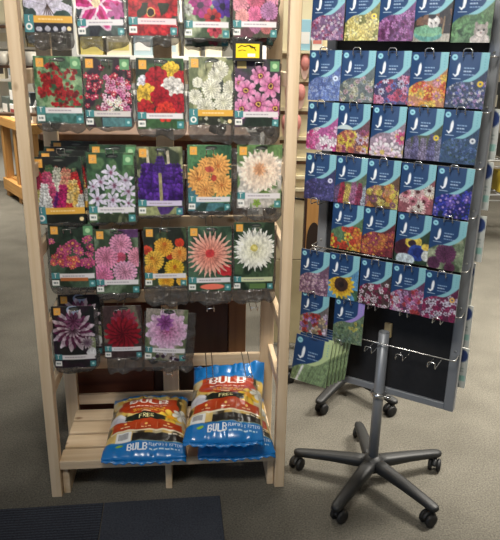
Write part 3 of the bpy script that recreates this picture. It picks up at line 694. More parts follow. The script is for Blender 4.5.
def soil_bag(label, mat, w, l, t, lift=0, sag=0, seed=1, label_s=.14, skew=0, back=.91):
    root = thing('potting_mix_bag', label, 'bag of potting mix', mat, 'bags of bulb potting mix on the rack shelf')
    p = bag_art(label_s, back); NS, NT = p.w, p.h
    s = np.arange(NS) / (NS - 1); tt = 1 - np.arange(NT) / (NT - 1)
    verts = []
    top = np.zeros((NT, NS, 3)); bot = np.zeros((NT, NS, 3)); z0 = .022
    for j in range(NT):
        for i in range(NS):
            a, b = s[i], tt[j]
            e = (max(0, math.sin(PI * a)) ** .42) * (max(0, math.sin(PI * b)) ** (.55 if b < .5 else .28))
            pinch = 1 - .05 * math.sin(PI * b) + .02 * noise.noise(Vector((b * 6, seed, a > .5)))
            x = (a - .5) * w * pinch + skew * b; y = b * l - .012 * math.sin(PI * a) * (1 - b) ** 2
            n = noise.noise(Vector((x * 13, y * 13, seed))) * .012 + noise.noise(Vector((x * 40, y * 26, seed + 4))) * .005
            ends = 1.0 if .12 < b < .88 else 2.0
            wr = .0016 * ends * math.sin(x * 150 + 4 * noise.noise(Vector((x * 20, y * 8, seed)))) * (1 - abs(2 * b - 1) < .26)
            lf = lift * max(0, (b - .78) / .22) ** 1.3 * (.75 + .5 * a + .45 * noise.noise(Vector((x * 17, seed * 3.3, 0))))
            zt = z0 + (t - z0) * e + (n + wr) * e ** .5 - sag * math.sin(PI * a) * b + lf
            zb = z0 * (1 - e ** .8) + lf + .001
            top[j, i] = (x, y, zt + .0008); bot[j, i] = (x, y, min(zb, zt))
    V = np.concatenate([top.reshape(-1, 3), bot.reshape(-1, 3)])
    N = NS * NT; idx = np.arange(N).reshape(NT, NS)
    f1 = np.stack([idx[:-1, :-1], idx[1:, :-1], idx[1:, 1:], idx[:-1, 1:]], -1).reshape(-1, 4)
    f2 = (np.stack([idx[:-1, :-1], idx[:-1, 1:], idx[1:, 1:], idx[1:, :-1]], -1) + N).reshape(-1, 4)
    sd = []
    for j in range(NT - 1):
        sd.append((idx[j, 0], idx[j, 0] + N, idx[j + 1, 0] + N, idx[j + 1, 0])); sd.append((idx[j, NS - 1] + N, idx[j, NS - 1], idx[j + 1, NS - 1], idx[j + 1, NS - 1] + N))
    for i in range(NS - 1):
        sd.append((idx[0, i] + N, idx[0, i], idx[0, i + 1], idx[0, i + 1] + N)); sd.append((idx[NT - 1, i], idx[NT - 1, i] + N, idx[NT - 1, i + 1] + N, idx[NT - 1, i + 1]))
    me = bpy.data.meshes.new('printed_sack')
    me.from_pydata(V.tolist(), [], f1.tolist() + f2.tolist() + [tuple(int(q) for q in f) for f in sd])
    at_ = me.color_attributes.new('Print', 'FLOAT_COLOR', 'POINT')
    cols = np.ones((2 * N, 4)); ca = lin(np.clip(p.a, 0, 1)); cols[:N, :3] = ca.reshape(-1, 3)
    under = np.empty((NT, NS, 3)); under[:] = lin(np.array(rgb(186, 84, 30))); bl = (tt < .16) | (tt > back); under[bl] = lin(np.array(rgb(22, 108, 178))); cols[N:, :3] = under.reshape(-1, 3)
    at_.data.foreach_set('color', cols.ravel()); me.materials.append(M['bagprint'])
    me.polygons.foreach_set('use_smooth', [True] * len(me.polygons)); me.update()
    add_mesh('sack', me, root)
    # crimped end seams, sub-parts of the look of the bag
    for (nm, yy, dz) in (('front_seam', -.004, 0), ('back_seam', l + .004, lift)):
        bm = bmesh.new(); n = 40; rows = []
        for i in range(n + 1):
            a = i / n; x = (a - .5) * w * .99 + (skew if yy > 0 else 0); wv = .004 * math.sin(a * 60 + seed) + .003 * math.sin(a * 23)
            d = -1 if yy < 0 else 1
            y_in = yy - d * .012 - (.012 * math.sin(PI * a) if d < 0 else 0); 
            rows.append([bm.verts.new((x, y_in, z0 + dz + .002)), bm.verts.new((x, y_in + d * .02, z0 + dz - .006 + wv)), bm.verts.new((x, y_in + d * .02, z0 + dz - .008 + wv)), bm.verts.new((x, y_in, z0 + dz - .004))])
        for r0, r1 in zip(rows, rows[1:]):
            for k in range(4): bm.faces.new((r0[k], r0[(k + 1) % 4], r1[(k + 1) % 4], r1[k]))
        bm.faces.new(rows[0][::-1]); bm.faces.new(rows[-1])
        bmesh.ops.recalc_face_normals(bm, faces=bm.faces)
        link(nm, bm, flat(22, 112, 182, .3), root, True)
    return root
soil_bag('blue ended bag of bulb potting mix lying alone on the left of the shelf', at(AF, .342, -.03, .151, 0, 0, R(-1)), .305, .38, .09, .012, 0, 1, .14)
soil_bag('blue ended bag of bulb potting mix under the other one on the right', at(AF, .676, -.03, .151, 0, 0, R(.5)), .285, .375, .1, 0, 0, 2, .12)
soil_bag('blue ended bag of bulb potting mix on top of another, back end turned up', at(AF, .624, -.08, .244, 0, R(2.5), R(-2)), .285, .395, .1, .07, .01, 3, .06, .03, .83)

# ------------------------------------------------------------------ seed packet stand
stand = thing('seed_display_stand', 'grey framed black panel on a pole with castor base, hung with blue seed packets', 'display stand', BF)
UL, UR = .236, .788
obox('upright', (UL, 0, .375), (UL + .034, .03, 1.98), M['greypaint'], stand, .003)
obox('upright', (UR - .034, 0, .375), (UR, .03, 1.98), M['greypaint'], stand, .003)
obox('frame_rail', (UL + .034, .002, .375), (UR - .034, .028, .4), M['greypaint'], stand, .002)
obox('frame_rail', (UL + .034, .002, 1.95), (UR - .034, .028, 1.98), M['greypaint'], stand, .002)
obox('back_panel', (UL + .034, .012, .4), (UR - .034, .022, 1.95), M['blackboard'], stand, 0)
BARS = [1.722, 1.557, 1.4, 1.235, 1.083, .908, .752, .596]
for z in BARS:
    bm = bmesh.new()
    tube(bm, [(UL + .004, .004, z), (UL + .004, -.05, z), (UL + .01, -.056, z), (UR - .01, -.056, z), (UR - .004, -.05, z), (UR - .004, .004, z)], .0024, 6)
    link('crossbar', bm, M['chrome'], stand, True)
    for u in (UL + .017, UR - .017):
        bm = bmesh.new(); lathe(bm, [(0, 0), (.0045, .0005), (.0045, .002), (0, .003)], 8, Matrix.Translation((u, 0, z + .012)) @ Matrix.Rotation(R(90), 4, 'X')); link('bolt', bm, M['steel'], stand, True)
SC = [.292, .402, .513, .622, .729]
def b_hook(u, z, y0=-.056, l=.085, sg_=-1):
    bm = bmesh.new(); y1 = y0 + sg_ * l
    tube(bm, [(u - .0125, y0, z), (u - .0125, y1, z + .002), (u - .0125, y1 + sg_ * .004, z + .006), (u - .0115, y1 + sg_ * .004, z + .02), (u - .007, y1 + sg_ * .004, z + .024), (u + .007, y1 + sg_ * .004, z + .024), (u + .0115, y1 + sg_ * .004, z + .02), (u + .0125, y1 + sg_ * .004, z + .006), (u + .0125, y1, z + .002), (u + .0125, y0, z)], .0019, 6)
    return link('hook', bm, M['chrome'], stand, True)
for r, z in enumerate(BARS):
    for c, u in enumerate(SC):
        if (r, c) == (4, 0): u = .285
        b_hook(u + (.024 if (r, c) == (6, 1) else 0), z - .004)
# pole with base
PU, PV = .525, -.022
pole = bmesh.new(); lathe(pole, [(.0, .1), (.019, .1), (.019, .628), (.016, .628), (.016, .6), (0, .6)], 20, Matrix.Translation((PU, PV, 0))); link('pole', pole, M['greypaint'], stand, True)
bm = bmesh.new(); lathe(bm, [(.019, .372), (.029, .374), (.031, .382), (.029, .39), (.02, .392)], 20, Matrix.Translation((PU, PV, 0))); lathe(bm, [(.0, 0), (.006, 0), (.006, .02), (.0, .022)], 10, Matrix.Translation((PU + .028, PV - .012, .382)) @ Matrix.Rotation(R(90), 4, 'Y')); link('height_collar', bm, M['chrome'], stand, True)
obox('bracket', (PU - .008, .0, .6), (PU + .018, .012, .652), flat(206, 186, 140), stand, .001)
def star_base(parent, cx, cy, rot, local):
    """hub, five legs, five castors with two wheels each"""
    bm = bmesh.new(); lathe(bm, [(0, .055), (.03, .055), (.043, .065), (.046, .085), (.04, .102), (.03, .108), (.021, .118), (0, .118)], 24, Matrix.Translation((cx, cy, 0)))
    hub = link('hub', bm, M['blackplastic'], parent, True)
    for k in range(5):
        a = rot + k * 2 * PI / 5; ca, sa = math.cos(a), math.sin(a)
        Fm = Matrix.Translation((cx, cy, 0)) @ Matrix.Rotation(a, 4, 'Z')
        bm = bmesh.new(); n = 14; rings = []
        for (x, hw, zt, hh) in ((.02, .028, .108, .045), (.06, .027, .106, .042), (.16, .0235, .096, .034), (.25, .021, .085, .029), (.285, .02, .08, .027), (.3, .016, .077, .022), (.306, .008, .073, .012)):
            ring = []
            for q in range(n):
                t = 2 * PI * q / n; cy_, cz_ = math.cos(t), math.sin(t)
                ring.append(bm.verts.new(Fm @ Vector((x, hw * math.copysign(abs(cy_) ** .7, cy_), zt - hh / 2 + hh / 2 * math.copysign(abs(cz_) ** .7, cz_)))))
            rings.append(ring)
        for r0, r1 in zip(rings, rings[1:]):
            for q in range(n): bm.faces.new((r0[q], r0[(q + 1) % n], r1[(q + 1) % n], r1[q]))
        bm.faces.new(rings[-1]); bm.faces.new(rings[0][::-1]); bmesh.ops.recalc_face_normals(bm, faces=bm.faces)
        link('leg', bm, M['blackplastic'], parent, True)
        # castor
        ya = a + .9 + k * 1.7
        Gm = Fm @ Matrix.Translation((.284, 0, 0)) @ Matrix.Rotation(ya - a, 4, 'Z')
        bm = bmesh.new(); lathe(bm, [(0, .03), (.009, .03), (.009, .07), (0, .07)], 10, Gm)
        hood = bmesh.new()
        for q in range(9):
            t0 = PI * (q / 8) * .75 + .1
            for s_ in (0,): pass
        prof = [(.027 * math.cos(t), .027 * math.sin(t)) for t in [PI * .12 + PI * .8 * i / 10 for i in range(11)]]
        o_, i_ = [], []
        for (px_, pz_) in prof:
            o_.append([bm.verts.new(Gm @ Vector((-.014 + px_ * 1.08, y_, .0255 + pz_ * 1.08))) for y_ in (-.008, .008)])
            i_.append([bm.verts.new(Gm @ Vector((-.014 + px_ * .5, y_, .0255 + pz_ * .5))) for y_ in (-.008, .008)])
        for i in range(10):
            bm.faces.new((o_[i][0], o_[i][1], o_[i + 1][1], o_[i + 1][0])); bm.faces.new((i_[i][1], i_[i][0], i_[i + 1][0], i_[i + 1][1]))
            bm.faces.new((o_[i][0], o_[i + 1][0], i_[i + 1][0], i_[i][0])); bm.faces.new((o_[i + 1][1], o_[i][1], i_[i][1], i_[i + 1][1]))
        bm.faces.new((o_[0][1], o_[0][0], i_[0][0], i_[0][1])); bm.faces.new((o_[10][0], o_[10][1], i_[10][1], i_[10][0]))
        hood.free()
        cas = link('caster', bm, M['blackplastic'], parent, True)
        for sy in (-1, 1):
            bm = bmesh.new()
            lathe(bm, [(0, -.001), (.012, -.001), (.02, 0), (.0245, .002), (.0255, .006), (.0245, .012), (.02, .015), (.009, .016), (0, .014)], 22, Gm @ Matrix.Translation((-.014, sy * .009, .0255)) @ Matrix.Rotation(-sy * PI / 2, 4, 'X'))
            link('wheel', bm, M['darkrubber'], cas, True)
star_base(stand, PU, PV, R(19 + 30.49), BF)

rear = thing('rolling_pole_base', 'second black five star castor base standing behind the hanging seed packets', 'stand base', Matrix.Translation((.487, 2.80, 0)))
star_base(rear, 0, 0, R(20), None)
bm = bmesh.new(); lathe(bm, [(0, .1), (.019, .1), (.019, .95), (0, .95)], 16); link('pole', bm, M['greypaint'], rear, True)

# seed packets
NAVY, SKY = rgb(28, 62, 106), rgb(132, 186, 196)
SW = 56
SEED = {}
def seed_art(h, w, pic, swoosh=SKY, cap=None, badge=None, seed=0):
    p = Art(SW, int(SW * h / w), rgb(90, 110, 90)); A = p.A
    p.ripple(seed, .012, 18); pic(p)
    # blue header with a pale swoosh down its right side
    p.calm(); p.grain(seed + 300, .35); p.fade(.84, .9)
    top = .74 - .34 * np.clip((p.x - .55) / .45, 0, 1) ** 1.6
    p.put(np.clip((top - p.y) * SW + .5, 0, 1) * (p.x > .3), swoosh)
    low = .74 + .2 * np.clip((.36 - p.x) / .36, 0, 1) ** 1.7
    nav_r = np.where(p.y < .4, .79, .79 - .42 * np.clip((p.y - .4) / .34, 0, 1) ** 1.9)
    nav_r = np.where(p.y > .74, .36, nav_r)
    p.put(np.clip((nav_r - p.x) * SW + .5, 0, 1) * np.clip((low - p.y) * SW + .5, 0, 1), NAVY)
    if cap is not None:
        m = np.clip((p.y - (.60 + .5 * (p.x - .25) ** 2 * 3)) * SW + .5, 0, 1) * (p.y < .74) * (p.x < .5)
        p.put(m, cap)
    p.disc(.13, .14, .075, rgb(150, 206, 220)); p.words(.1, .14, .06, .02, rgb(60, 120, 150), seed)
    # white feather-like J
    wht = rgb(238, 242, 246)
    p.ell(.265, .42, .042, .14, wht, .06); p.line(.262, .4, .25, .55, .03, wht); p.line(.25, .55, .2, .6, .024, wht); p.line(.2, .6, .145, .56, .016, wht)
    p.line(.12, .67, .34, .672, .008, rgb(190, 206, 224))
    p.words(.4, .4, .26, .014, rgb(150, 176, 206), seed + 1); p.words(.4, .48, .2, .014, rgb(190, 206, 226), seed + 2); p.words(.4, .565, .32, .011, rgb(150, 176, 206), seed + 3)
    for k in range(5): p.disc(.9, .1 + .07 * k, .012, rgb(90, 160, 176))
    p.ell(.5, .05, .1, .018, rgb(16, 30, 60))
    if badge is not None: p.disc(.85, .78, .075, badge); p.disc(.85, .78, .03, rgb(90, 100, 120))
    return p
def fl(cols, n, r0, r1, bg, seed, petals=6, core=None, blots=()):
    def f(p):
        p.a[:] = bg
        for i, (c, am) in enumerate(blots): p.blot(c, 7, seed + 9 + i, am)
        p.scatter(n, r0, r1, cols, seed, -.05, 1.05, .7, 9, petals, core)
    return f
def sunflower(p):
    p.a[:] = rgb(90, 156, 206); p.blot(rgb(60, 100, 60), 5, 3, .9, .55, .62, 1.1)
    p.layer(.45, 1.0, .46, 17, .2, rgb(226, 150, 20), rgb(248, 206, 40), .3, 1.4, .3); p.layer(.45, 1.0, .38, 17, .4, rgb(214, 130, 16), rgb(244, 194, 36), .3, 1.4, .3); p.disc(.45, .98, .23, rgb(70, 44, 34)); p.disc(.45, .98, .1, rgb(42, 28, 26))
def pansy(p):
    p.a[:] = rgb(44, 70, 50)
    p.ell(.2, 1.0, .26, .28, rgb(96, 40, 60)); p.ell(.2, 1.0, .18, .2, rgb(72, 26, 44)); p.ell(.55, .82, .24, .2, rgb(240, 204, 60)); p.ell(.52, .86, .12, .1, rgb(50, 30, 40)); p.ell(.7, 1.12, .28, .24, rgb(44, 74, 176)); p.ell(.72, 1.1, .16, .14, rgb(30, 48, 130)); p.ell(.35, 1.36, .28, .18, rgb(206, 226, 240)); p.ell(.92, .92, .12, .1, rgb(244, 200, 70)); p.ell(.94, 1.18, .12, .16, rgb(220, 226, 220))
def purple_ball(p):
    p.a[:] = rgb(126, 146, 110); p.blot(rgb(176, 186, 150), 6, 4); p.blot(rgb(78, 100, 70), 6, 5, .8, .55, .62)
    p.pompon(.5, .98, .3, rgb(104, 44, 88), rgb(72, 26, 62), rgb(122, 60, 104)); p.pompon(.2, 1.3, .2, rgb(94, 44, 80), rgb(70, 28, 60), rgb(110, 56, 96)); p.pompon(.65, 1.38, .16, rgb(98, 36, 76), rgb(70, 24, 58), rgb(116, 50, 92))
def cat_tub(p):
    p.a[:] = rgb(52, 46, 44); p.blot(rgb(130, 90, 66), 8, 6, .9, .5, .56, .6, 1.0); p.rect(0, 1.2, 1, p.A, rgb(176, 170, 156)); p.ell(.42, 1.2, .38, .2, rgb(90, 160, 150)); p.ell(.42, 1.14, .38, .14, rgb(120, 176, 130)); p.rect(.08, 1.05, .76, 1.2, rgb(112, 176, 140)); p.ell(.55, .92, .16, .15, rgb(226, 222, 218)); p.ell(.5, .78, .1, .07, rgb(44, 40, 42)); p.disc(.5, .95, .02, rgb(40, 40, 40)); p.disc(.6, .95, .02, rgb(40, 40, 40)); p.line(.82, .8, .8, 1.2, .02, rgb(150, 120, 80))
def cat_grass(p):
    p.a[:] = rgb(96, 130, 88)
    g = np.random.default_rng(3)
    for k in range(90):
        x = g.uniform(0, 1); y = g.uniform(.7, 1.4); c = np.array(rgb(78, 116, 72)) * g.uniform(.7, 1.5); p.ell(x, y, .1, .035, np.minimum(c, 1), g.uniform(0, 3))
    p.ell(.74, 1.35, .24, .18, rgb(206, 196, 190)); p.ell(.74, 1.12, .17, .16, rgb(170, 160, 152)); p.ell(.74, 1.18, .09, .08, rgb(224, 212, 206))
    for s_ in (-1, 1): p.ell(.74 + s_ * .12, .98, .045, .07, rgb(170, 156, 150)); p.disc(.74 + s_ * .06, 1.1, .022, rgb(50, 54, 46))
    p.disc(.74, 1.17, .018, rgb(150, 96, 96))
def stripes_pic(cols, seed, bg):
    def f(p):
        p.a[:] = bg
        for k, c in enumerate(cols): p.spike(.08 + k * .9 / (len(cols) - 1), .72 + .06 * (k % 3), 1.5, .13, [c, tuple(np.asarray(c) * .8)], seed + k)
    return f
def beans(p):
    p.a[:] = rgb(150, 180, 120)
    for k in range(9):
        x = .05 + .12 * k; p.line(x + .12, .55, x - .18, 1.5, .05, np.asarray(rgb(134, 160, 112)) * (.85 + .06 * (k % 4))); p.line(x + .13, .6, x - .15, 1.45, .008, rgb(160, 196, 124))
    p.rect(.0, 1.2, .3, 1.5, rgb(196, 210, 186)); p.line(.3, .8, .08, 1.5, .03, rgb(230, 232, 226))
def leafy(p):
    p.a[:] = rgb(104, 132, 100); p.scatter(60, .03, .07, [rgb(126, 156, 104), rgb(84, 112, 84), rgb(160, 176, 130), rgb(120, 150, 140)], 9, 0, 1, .66, 9, 5); p.scatter(8, .04, .06, [rgb(206, 196, 80)], 10, .5, 1, .7, 1.0, 6)
W3 = [rgb(240, 236, 240), rgb(226, 214, 232)]
PK = {
 'r0c0': ('seed packet with mixed magenta and lilac tiny flowers', fl([rgb(176, 60, 110), rgb(216, 170, 206), rgb(140, 60, 110), rgb(240, 226, 240)], 120, .03, .05, rgb(124, 92, 140), 1, 5), {}),
 'r0c1': ('seed packet with large pale yellow flowers', fl([rgb(236, 220, 130), rgb(240, 232, 170), rgb(228, 206, 110)], 26, .12, .17, rgb(130, 130, 60), 2, 7, rgb(200, 180, 90)), dict(badge=rgb(240, 210, 90))),
 'r0c2': ('seed packet with wine purple and lilac frilled flowers', fl([rgb(132, 60, 120), rgb(190, 120, 190), rgb(110, 44, 100)], 90, .05, .09, rgb(120, 70, 130), 3, 6), {}),
 'r0c3': ('seed packet with a black and white cat behind a turquoise tub', cat_tub, {}),
 'r0c4': ('seed packet with a tabby cat lying in green leaves', cat_grass, {}),
 'r1c0': ('seed packet full of tiny pale blue flowers, left end of its row', fl([rgb(130, 160, 232), rgb(160, 184, 244), rgb(104, 134, 212)], 130, .035, .055, rgb(80, 104, 176), 4, 5), dict(badge=rgb(206, 220, 240))),
 'r1c1': ('seed packet with cream green everlasting daisies', fl([rgb(176, 180, 150), rgb(206, 204, 176), rgb(150, 160, 170), rgb(200, 160, 180)], 60, .05, .08, rgb(96, 108, 110), 5, 8, rgb(130, 130, 90)), {}),
 'r1c2': ('seed packet with rings of pink and blue anemone flowers', fl([rgb(216, 96, 140), rgb(190, 60, 90), rgb(96, 104, 190), rgb(222, 150, 190), rgb(206, 206, 236)], 40, .08, .11, rgb(70, 66, 110), 6, 9, rgb(120, 40, 80)), {}),
 'r1c3': ('seed packet with bright orange, yellow and pink blooms', fl([rgb(240, 160, 50), rgb(226, 90, 50), rgb(226, 150, 170), rgb(240, 200, 80)], 34, .09, .16, rgb(196, 130, 90), 7, 8, rgb(230, 170, 40)), {}),
 'r1c4': ('seed packet with blue, lilac and white edging flowers', fl([rgb(84, 96, 180), rgb(190, 150, 210), rgb(226, 226, 232), rgb(130, 140, 200)], 150, .025, .045, rgb(66, 80, 110), 8, 5), dict(badge=rgb(232, 196, 60))),
 'r2c0': ('seed packet with big pink and white petunia blooms', fl([rgb(226, 110, 180), rgb(236, 190, 226), rgb(244, 226, 240), rgb(206, 60, 140)], 34, .1, .16, rgb(180, 80, 150), 9, 6), {}),
 'r2c1': ('seed packet with everlasting daisies in rust, lilac and yellow', fl([rgb(196, 96, 80), rgb(214, 190, 216), rgb(176, 80, 130), rgb(226, 200, 60), rgb(222, 150, 90)], 36, .1, .14, rgb(110, 70, 80), 10, 10, rgb(150, 60, 60)), dict(cap=rgb(190, 206, 206))),
 'r2c2': ('seed packet with large pink and white cosmos flowers', fl([rgb(232, 140, 186), rgb(240, 226, 240), rgb(220, 80, 140), rgb(236, 200, 224)], 12, .18, .25, rgb(150, 130, 150), 41, 8, rgb(206, 180, 90)), {}),
 'r2c3': ('seed packet with spikes of pale lavender flowers', stripes_pic([rgb(150, 140, 190), rgb(126, 120, 180), rgb(170, 156, 200), rgb(120, 116, 176), rgb(150, 150, 190)], 12, rgb(84, 92, 70)), dict(badge=rgb(222, 196, 70))),
 'r2c4': ('seed packet with a carpet of small dusty blue flowers, right end of its row', fl([rgb(84, 116, 176), rgb(110, 140, 200), rgb(64, 92, 150), rgb(60, 90, 90)], 150, .03, .045, rgb(56, 84, 120), 13, 5), dict(badge=rgb(222, 226, 230))),
 'r3c0': ('seed packet with tiny violet blue flowers, left end of its row', fl([rgb(84, 80, 160), rgb(110, 104, 186), rgb(64, 62, 130)], 170, .025, .04, rgb(56, 56, 104), 14, 5), dict(badge=rgb(214, 214, 234))),
 'r3c1': ('seed packet with upright red, yellow and purple spikes', stripes_pic([rgb(120, 90, 140), rgb(196, 50, 80), rgb(226, 196, 90), rgb(196, 120, 170), rgb(170, 60, 100), rgb(190, 200, 220)], 15, rgb(90, 110, 80)), {}),
 'r3c2': ('seed packet with small double yellow, peach and mauve balls', fl([rgb(226, 206, 70), rgb(216, 150, 110), rgb(150, 90, 120), rgb(232, 220, 110), rgb(222, 130, 60)], 46, .08, .11, rgb(110, 80, 60), 16, 10, rgb(200, 160, 60)), {}),
 'r3c3': ('seed packet with cream and pink daisies with dark eyes', fl([rgb(240, 232, 220), rgb(236, 190, 190), rgb(226, 130, 150), rgb(240, 214, 170)], 18, .14, .19, rgb(150, 80, 90), 17, 12, rgb(90, 40, 40)), {}),
 'r3c4': ('seed packet with deep ultramarine blue flowers', fl([rgb(44, 56, 190), rgb(70, 80, 214), rgb(36, 40, 150), rgb(110, 90, 210)], 46, .09, .13, rgb(30, 50, 80), 18, 5, rgb(190, 160, 226)), {}),
 'r4c1': ('seed packet with orange, red and yellow nasturtiums', fl([rgb(236, 150, 40), rgb(222, 66, 44), rgb(244, 200, 50), rgb(226, 110, 50)], 26, .12, .17, rgb(90, 130, 90), 19, 5, rgb(190, 60, 40)), {}),
 'r4c2': ('seed packet with rusty red marigolds and one orange bloom', fl([rgb(150, 50, 60), rgb(190, 80, 60), rgb(176, 70, 90), rgb(206, 110, 60)], 44, .09, .13, rgb(110, 40, 50), 20, 9, rgb(214, 150, 50)), {}),
 'r4c3': ('seed packet with big yellow, maroon and blue pansies', pansy, {}),
 'r4c4': ('seed packet with round plum purple flower heads', purple_ball, {}),
 'r5c0': ('seed packet filled with small pinkish mauve flowers, left end of its row', fl([rgb(196, 150, 186), rgb(170, 120, 160), rgb(216, 180, 206)], 130, .035, .055, rgb(120, 84, 110), 21, 5, rgb(226, 206, 170)), {}),
 'r5c1': ('seed packet with a single yellow sunflower', sunflower, {}),
 'r5c2': ('seed packet with white and crimson small bicoloured flowers', fl([rgb(226, 206, 222), rgb(170, 40, 90), rgb(236, 226, 236), rgb(120, 40, 70)], 80, .06, .08, rgb(80, 60, 60), 22, 5, rgb(150, 40, 80)), {}),
 'r5c3': ('seed packet with mauve, pink and red phlox like clusters', fl([rgb(206, 160, 216), rgb(214, 100, 160), rgb(206, 66, 70), rgb(230, 210, 230)], 80, .06, .09, rgb(110, 60, 100), 23, 5), {}),
 'r5c4': ('seed packet with white and deep pink phlox, right end of its row', fl([rgb(210, 200, 230), rgb(190, 50, 110), rgb(170, 40, 96), rgb(220, 216, 236)], 80, .06, .09, rgb(110, 40, 80), 24, 5, rgb(110, 50, 90)), dict(badge=rgb(232, 180, 90))),
 'r6c0': ('seed packet with red and violet sweet peas, above the leaning green packets', fl([rgb(190, 60, 56), rgb(160, 110, 180), rgb(206, 190, 214), rgb(196, 170, 130)], 30, .1, .16, rgb(120, 110, 110), 25, 5), {}),
 'r6c1': ('seed packet with green foliage and a mauve edge, below the sunflower packet', leafy, dict(swoosh=rgb(156, 136, 206))),
}
UZ = {0: [(.293, 1.75), (.405, 1.749), (.512, 1.748), (.616, 1.747), (.727, 1.745)],
      1: [(.292, 1.569), (.402, 1.569), (.513, 1.569), (.621, 1.567), (.730, 1.568)],
      2: [(.292, 1.412), (.400, 1.412), (.512, 1.411), (.624, 1.411), (.729, 1.410)],
      3: [(.293, 1.247), (.403, 1.247), (.511, 1.248), (.621, 1.246), (.730, 1.246)],
      4: [None, (.399, 1.097), (.509, 1.095), (.621, 1.090), (.729, 1.087)],
      5: [(.290, .915), (.400, .920), (.513, .919), (.623, .920), (.729, .918)],
      6: [(.297, .766), (.428, .762)]}
SG = 'flower seed packets on the grey stand'
def seed_mesh(key, w=.107, h=.152):
    lab, pic, kw = PK[key]
    p = seed_art(h, w, pic, seed=hash(key) % 97 if False else sum(map(ord, key)), **kw)
    return grid_print('packet', p, w, h, .0035, .003, sum(map(ord, key)) % 13, 'seedprint', .001)
for r, row in UZ.items():
    for c, e in enumerate(row):
        if e is None: continue
        k = 'r%dc%d' % (r, c); u, zt = e; hh = .152 if r < 4 else .158
        o = add_mesh('seed_packet', seed_mesh(k, .1075, hh))
        o.matrix_world = at(BF, u, -.13, zt - hh, R(random.uniform(-.8, .8)), R(-1.5 - .5 * random.random()), R(random.uniform(-1.5, 1.5)))
        tag(o, PK[k][0], 'seed packet', SG)
PK['bean'] = ('', beans, dict(swoosh=rgb(188, 206, 152)))
me = seed_mesh('bean', .138, .172)
names = ['front most of the green bean seed packets leaning on the lowest hook', 'second green bean seed packet in the leaning stack', 'third green bean seed packet in the leaning stack', 'fourth green bean seed packet in the leaning stack', 'fifth green bean seed packet in the leaning stack', 'rearmost green bean seed packet in the leaning stack']
for k in range(6):
    o = add_mesh('seed_packet', me)
    o.matrix_world = at(BF, .307 + .008 * k, -.172 + .015 * k, .43 + .002 * k, R(3), R(-7), R(3))
    tag(o, names[k], 'seed packet', 'green bean seed packets on the lowest hook')
# packets on the far face of the stand, their pale backs showing past the right upright
def back_art():
    p = Art(30, 44, rgb(206, 210, 206)); p.rect(.02, .02, .98, .5, rgb(214, 218, 214)); p.ell(.8, .3, .17, .22, rgb(40, 62, 120)); p.words(.1, .75, .8, .02, rgb(130, 150, 150), 3); p.words(.1, .85, .8, .02, rgb(150, 160, 160), 4); p.rect(.05, 1.0, .95, 1.2, rgb(150, 196, 186)); p.words(.1, 1.35, .7, .03, rgb(120, 130, 130), 5)
    return p
bme = grid_print('packet_back', back_art(), .107, .158, .003, .003, 2, 'seedprint')
for i, (z, u, nm) in enumerate(((1.405, .745, 'topmost'), (1.24, .743, 'second from top'), (1.065, .746, 'third from top'), (.9, .73, 'fourth from top'), (.75, .743, 'fifth from top'), (.588, .747, 'lowest'))):
    o = add_mesh('seed_packet', bme); o.matrix_world = at(BF, u, .085 + .008 * (i % 2), z - .158 + .0, 0, R(2), 0)
    tag(o, 'pale backed seed packet past the grey stand right edge, %s of its column' % nm, 'seed packet', 'packets on the far side of the stand')
    b_hook(u - .0, z - .012, .026, .055, 1)

# ------------------------------------------------------------------ dark cabinet behind the pine rack
cab = thing('wooden_cabinet', 'dark mahogany cabinet standing directly behind the pine rack', 'cabinet', at(AF, 0, .44, 0))
obox('carcass', (-.02, .02, .0), (.74, .45, 1.24), M['mahogany'], cab, .003)
obox('corner_post', (.672, -.004, 0), (.744, .02, 1.24), M['oakedge'], cab, .002)
obox('door', (.36, .002, .04), (.67, .02, 1.2), M['walnut'], cab, .003)
obox('door', (-.01, .002, .04), (.355, .02, 1.2), M['mahogany'], cab, .003)
obox('top', (-.03, -.008, 1.24), (.752, .46, 1.265), M['oakedge'], cab, .003)

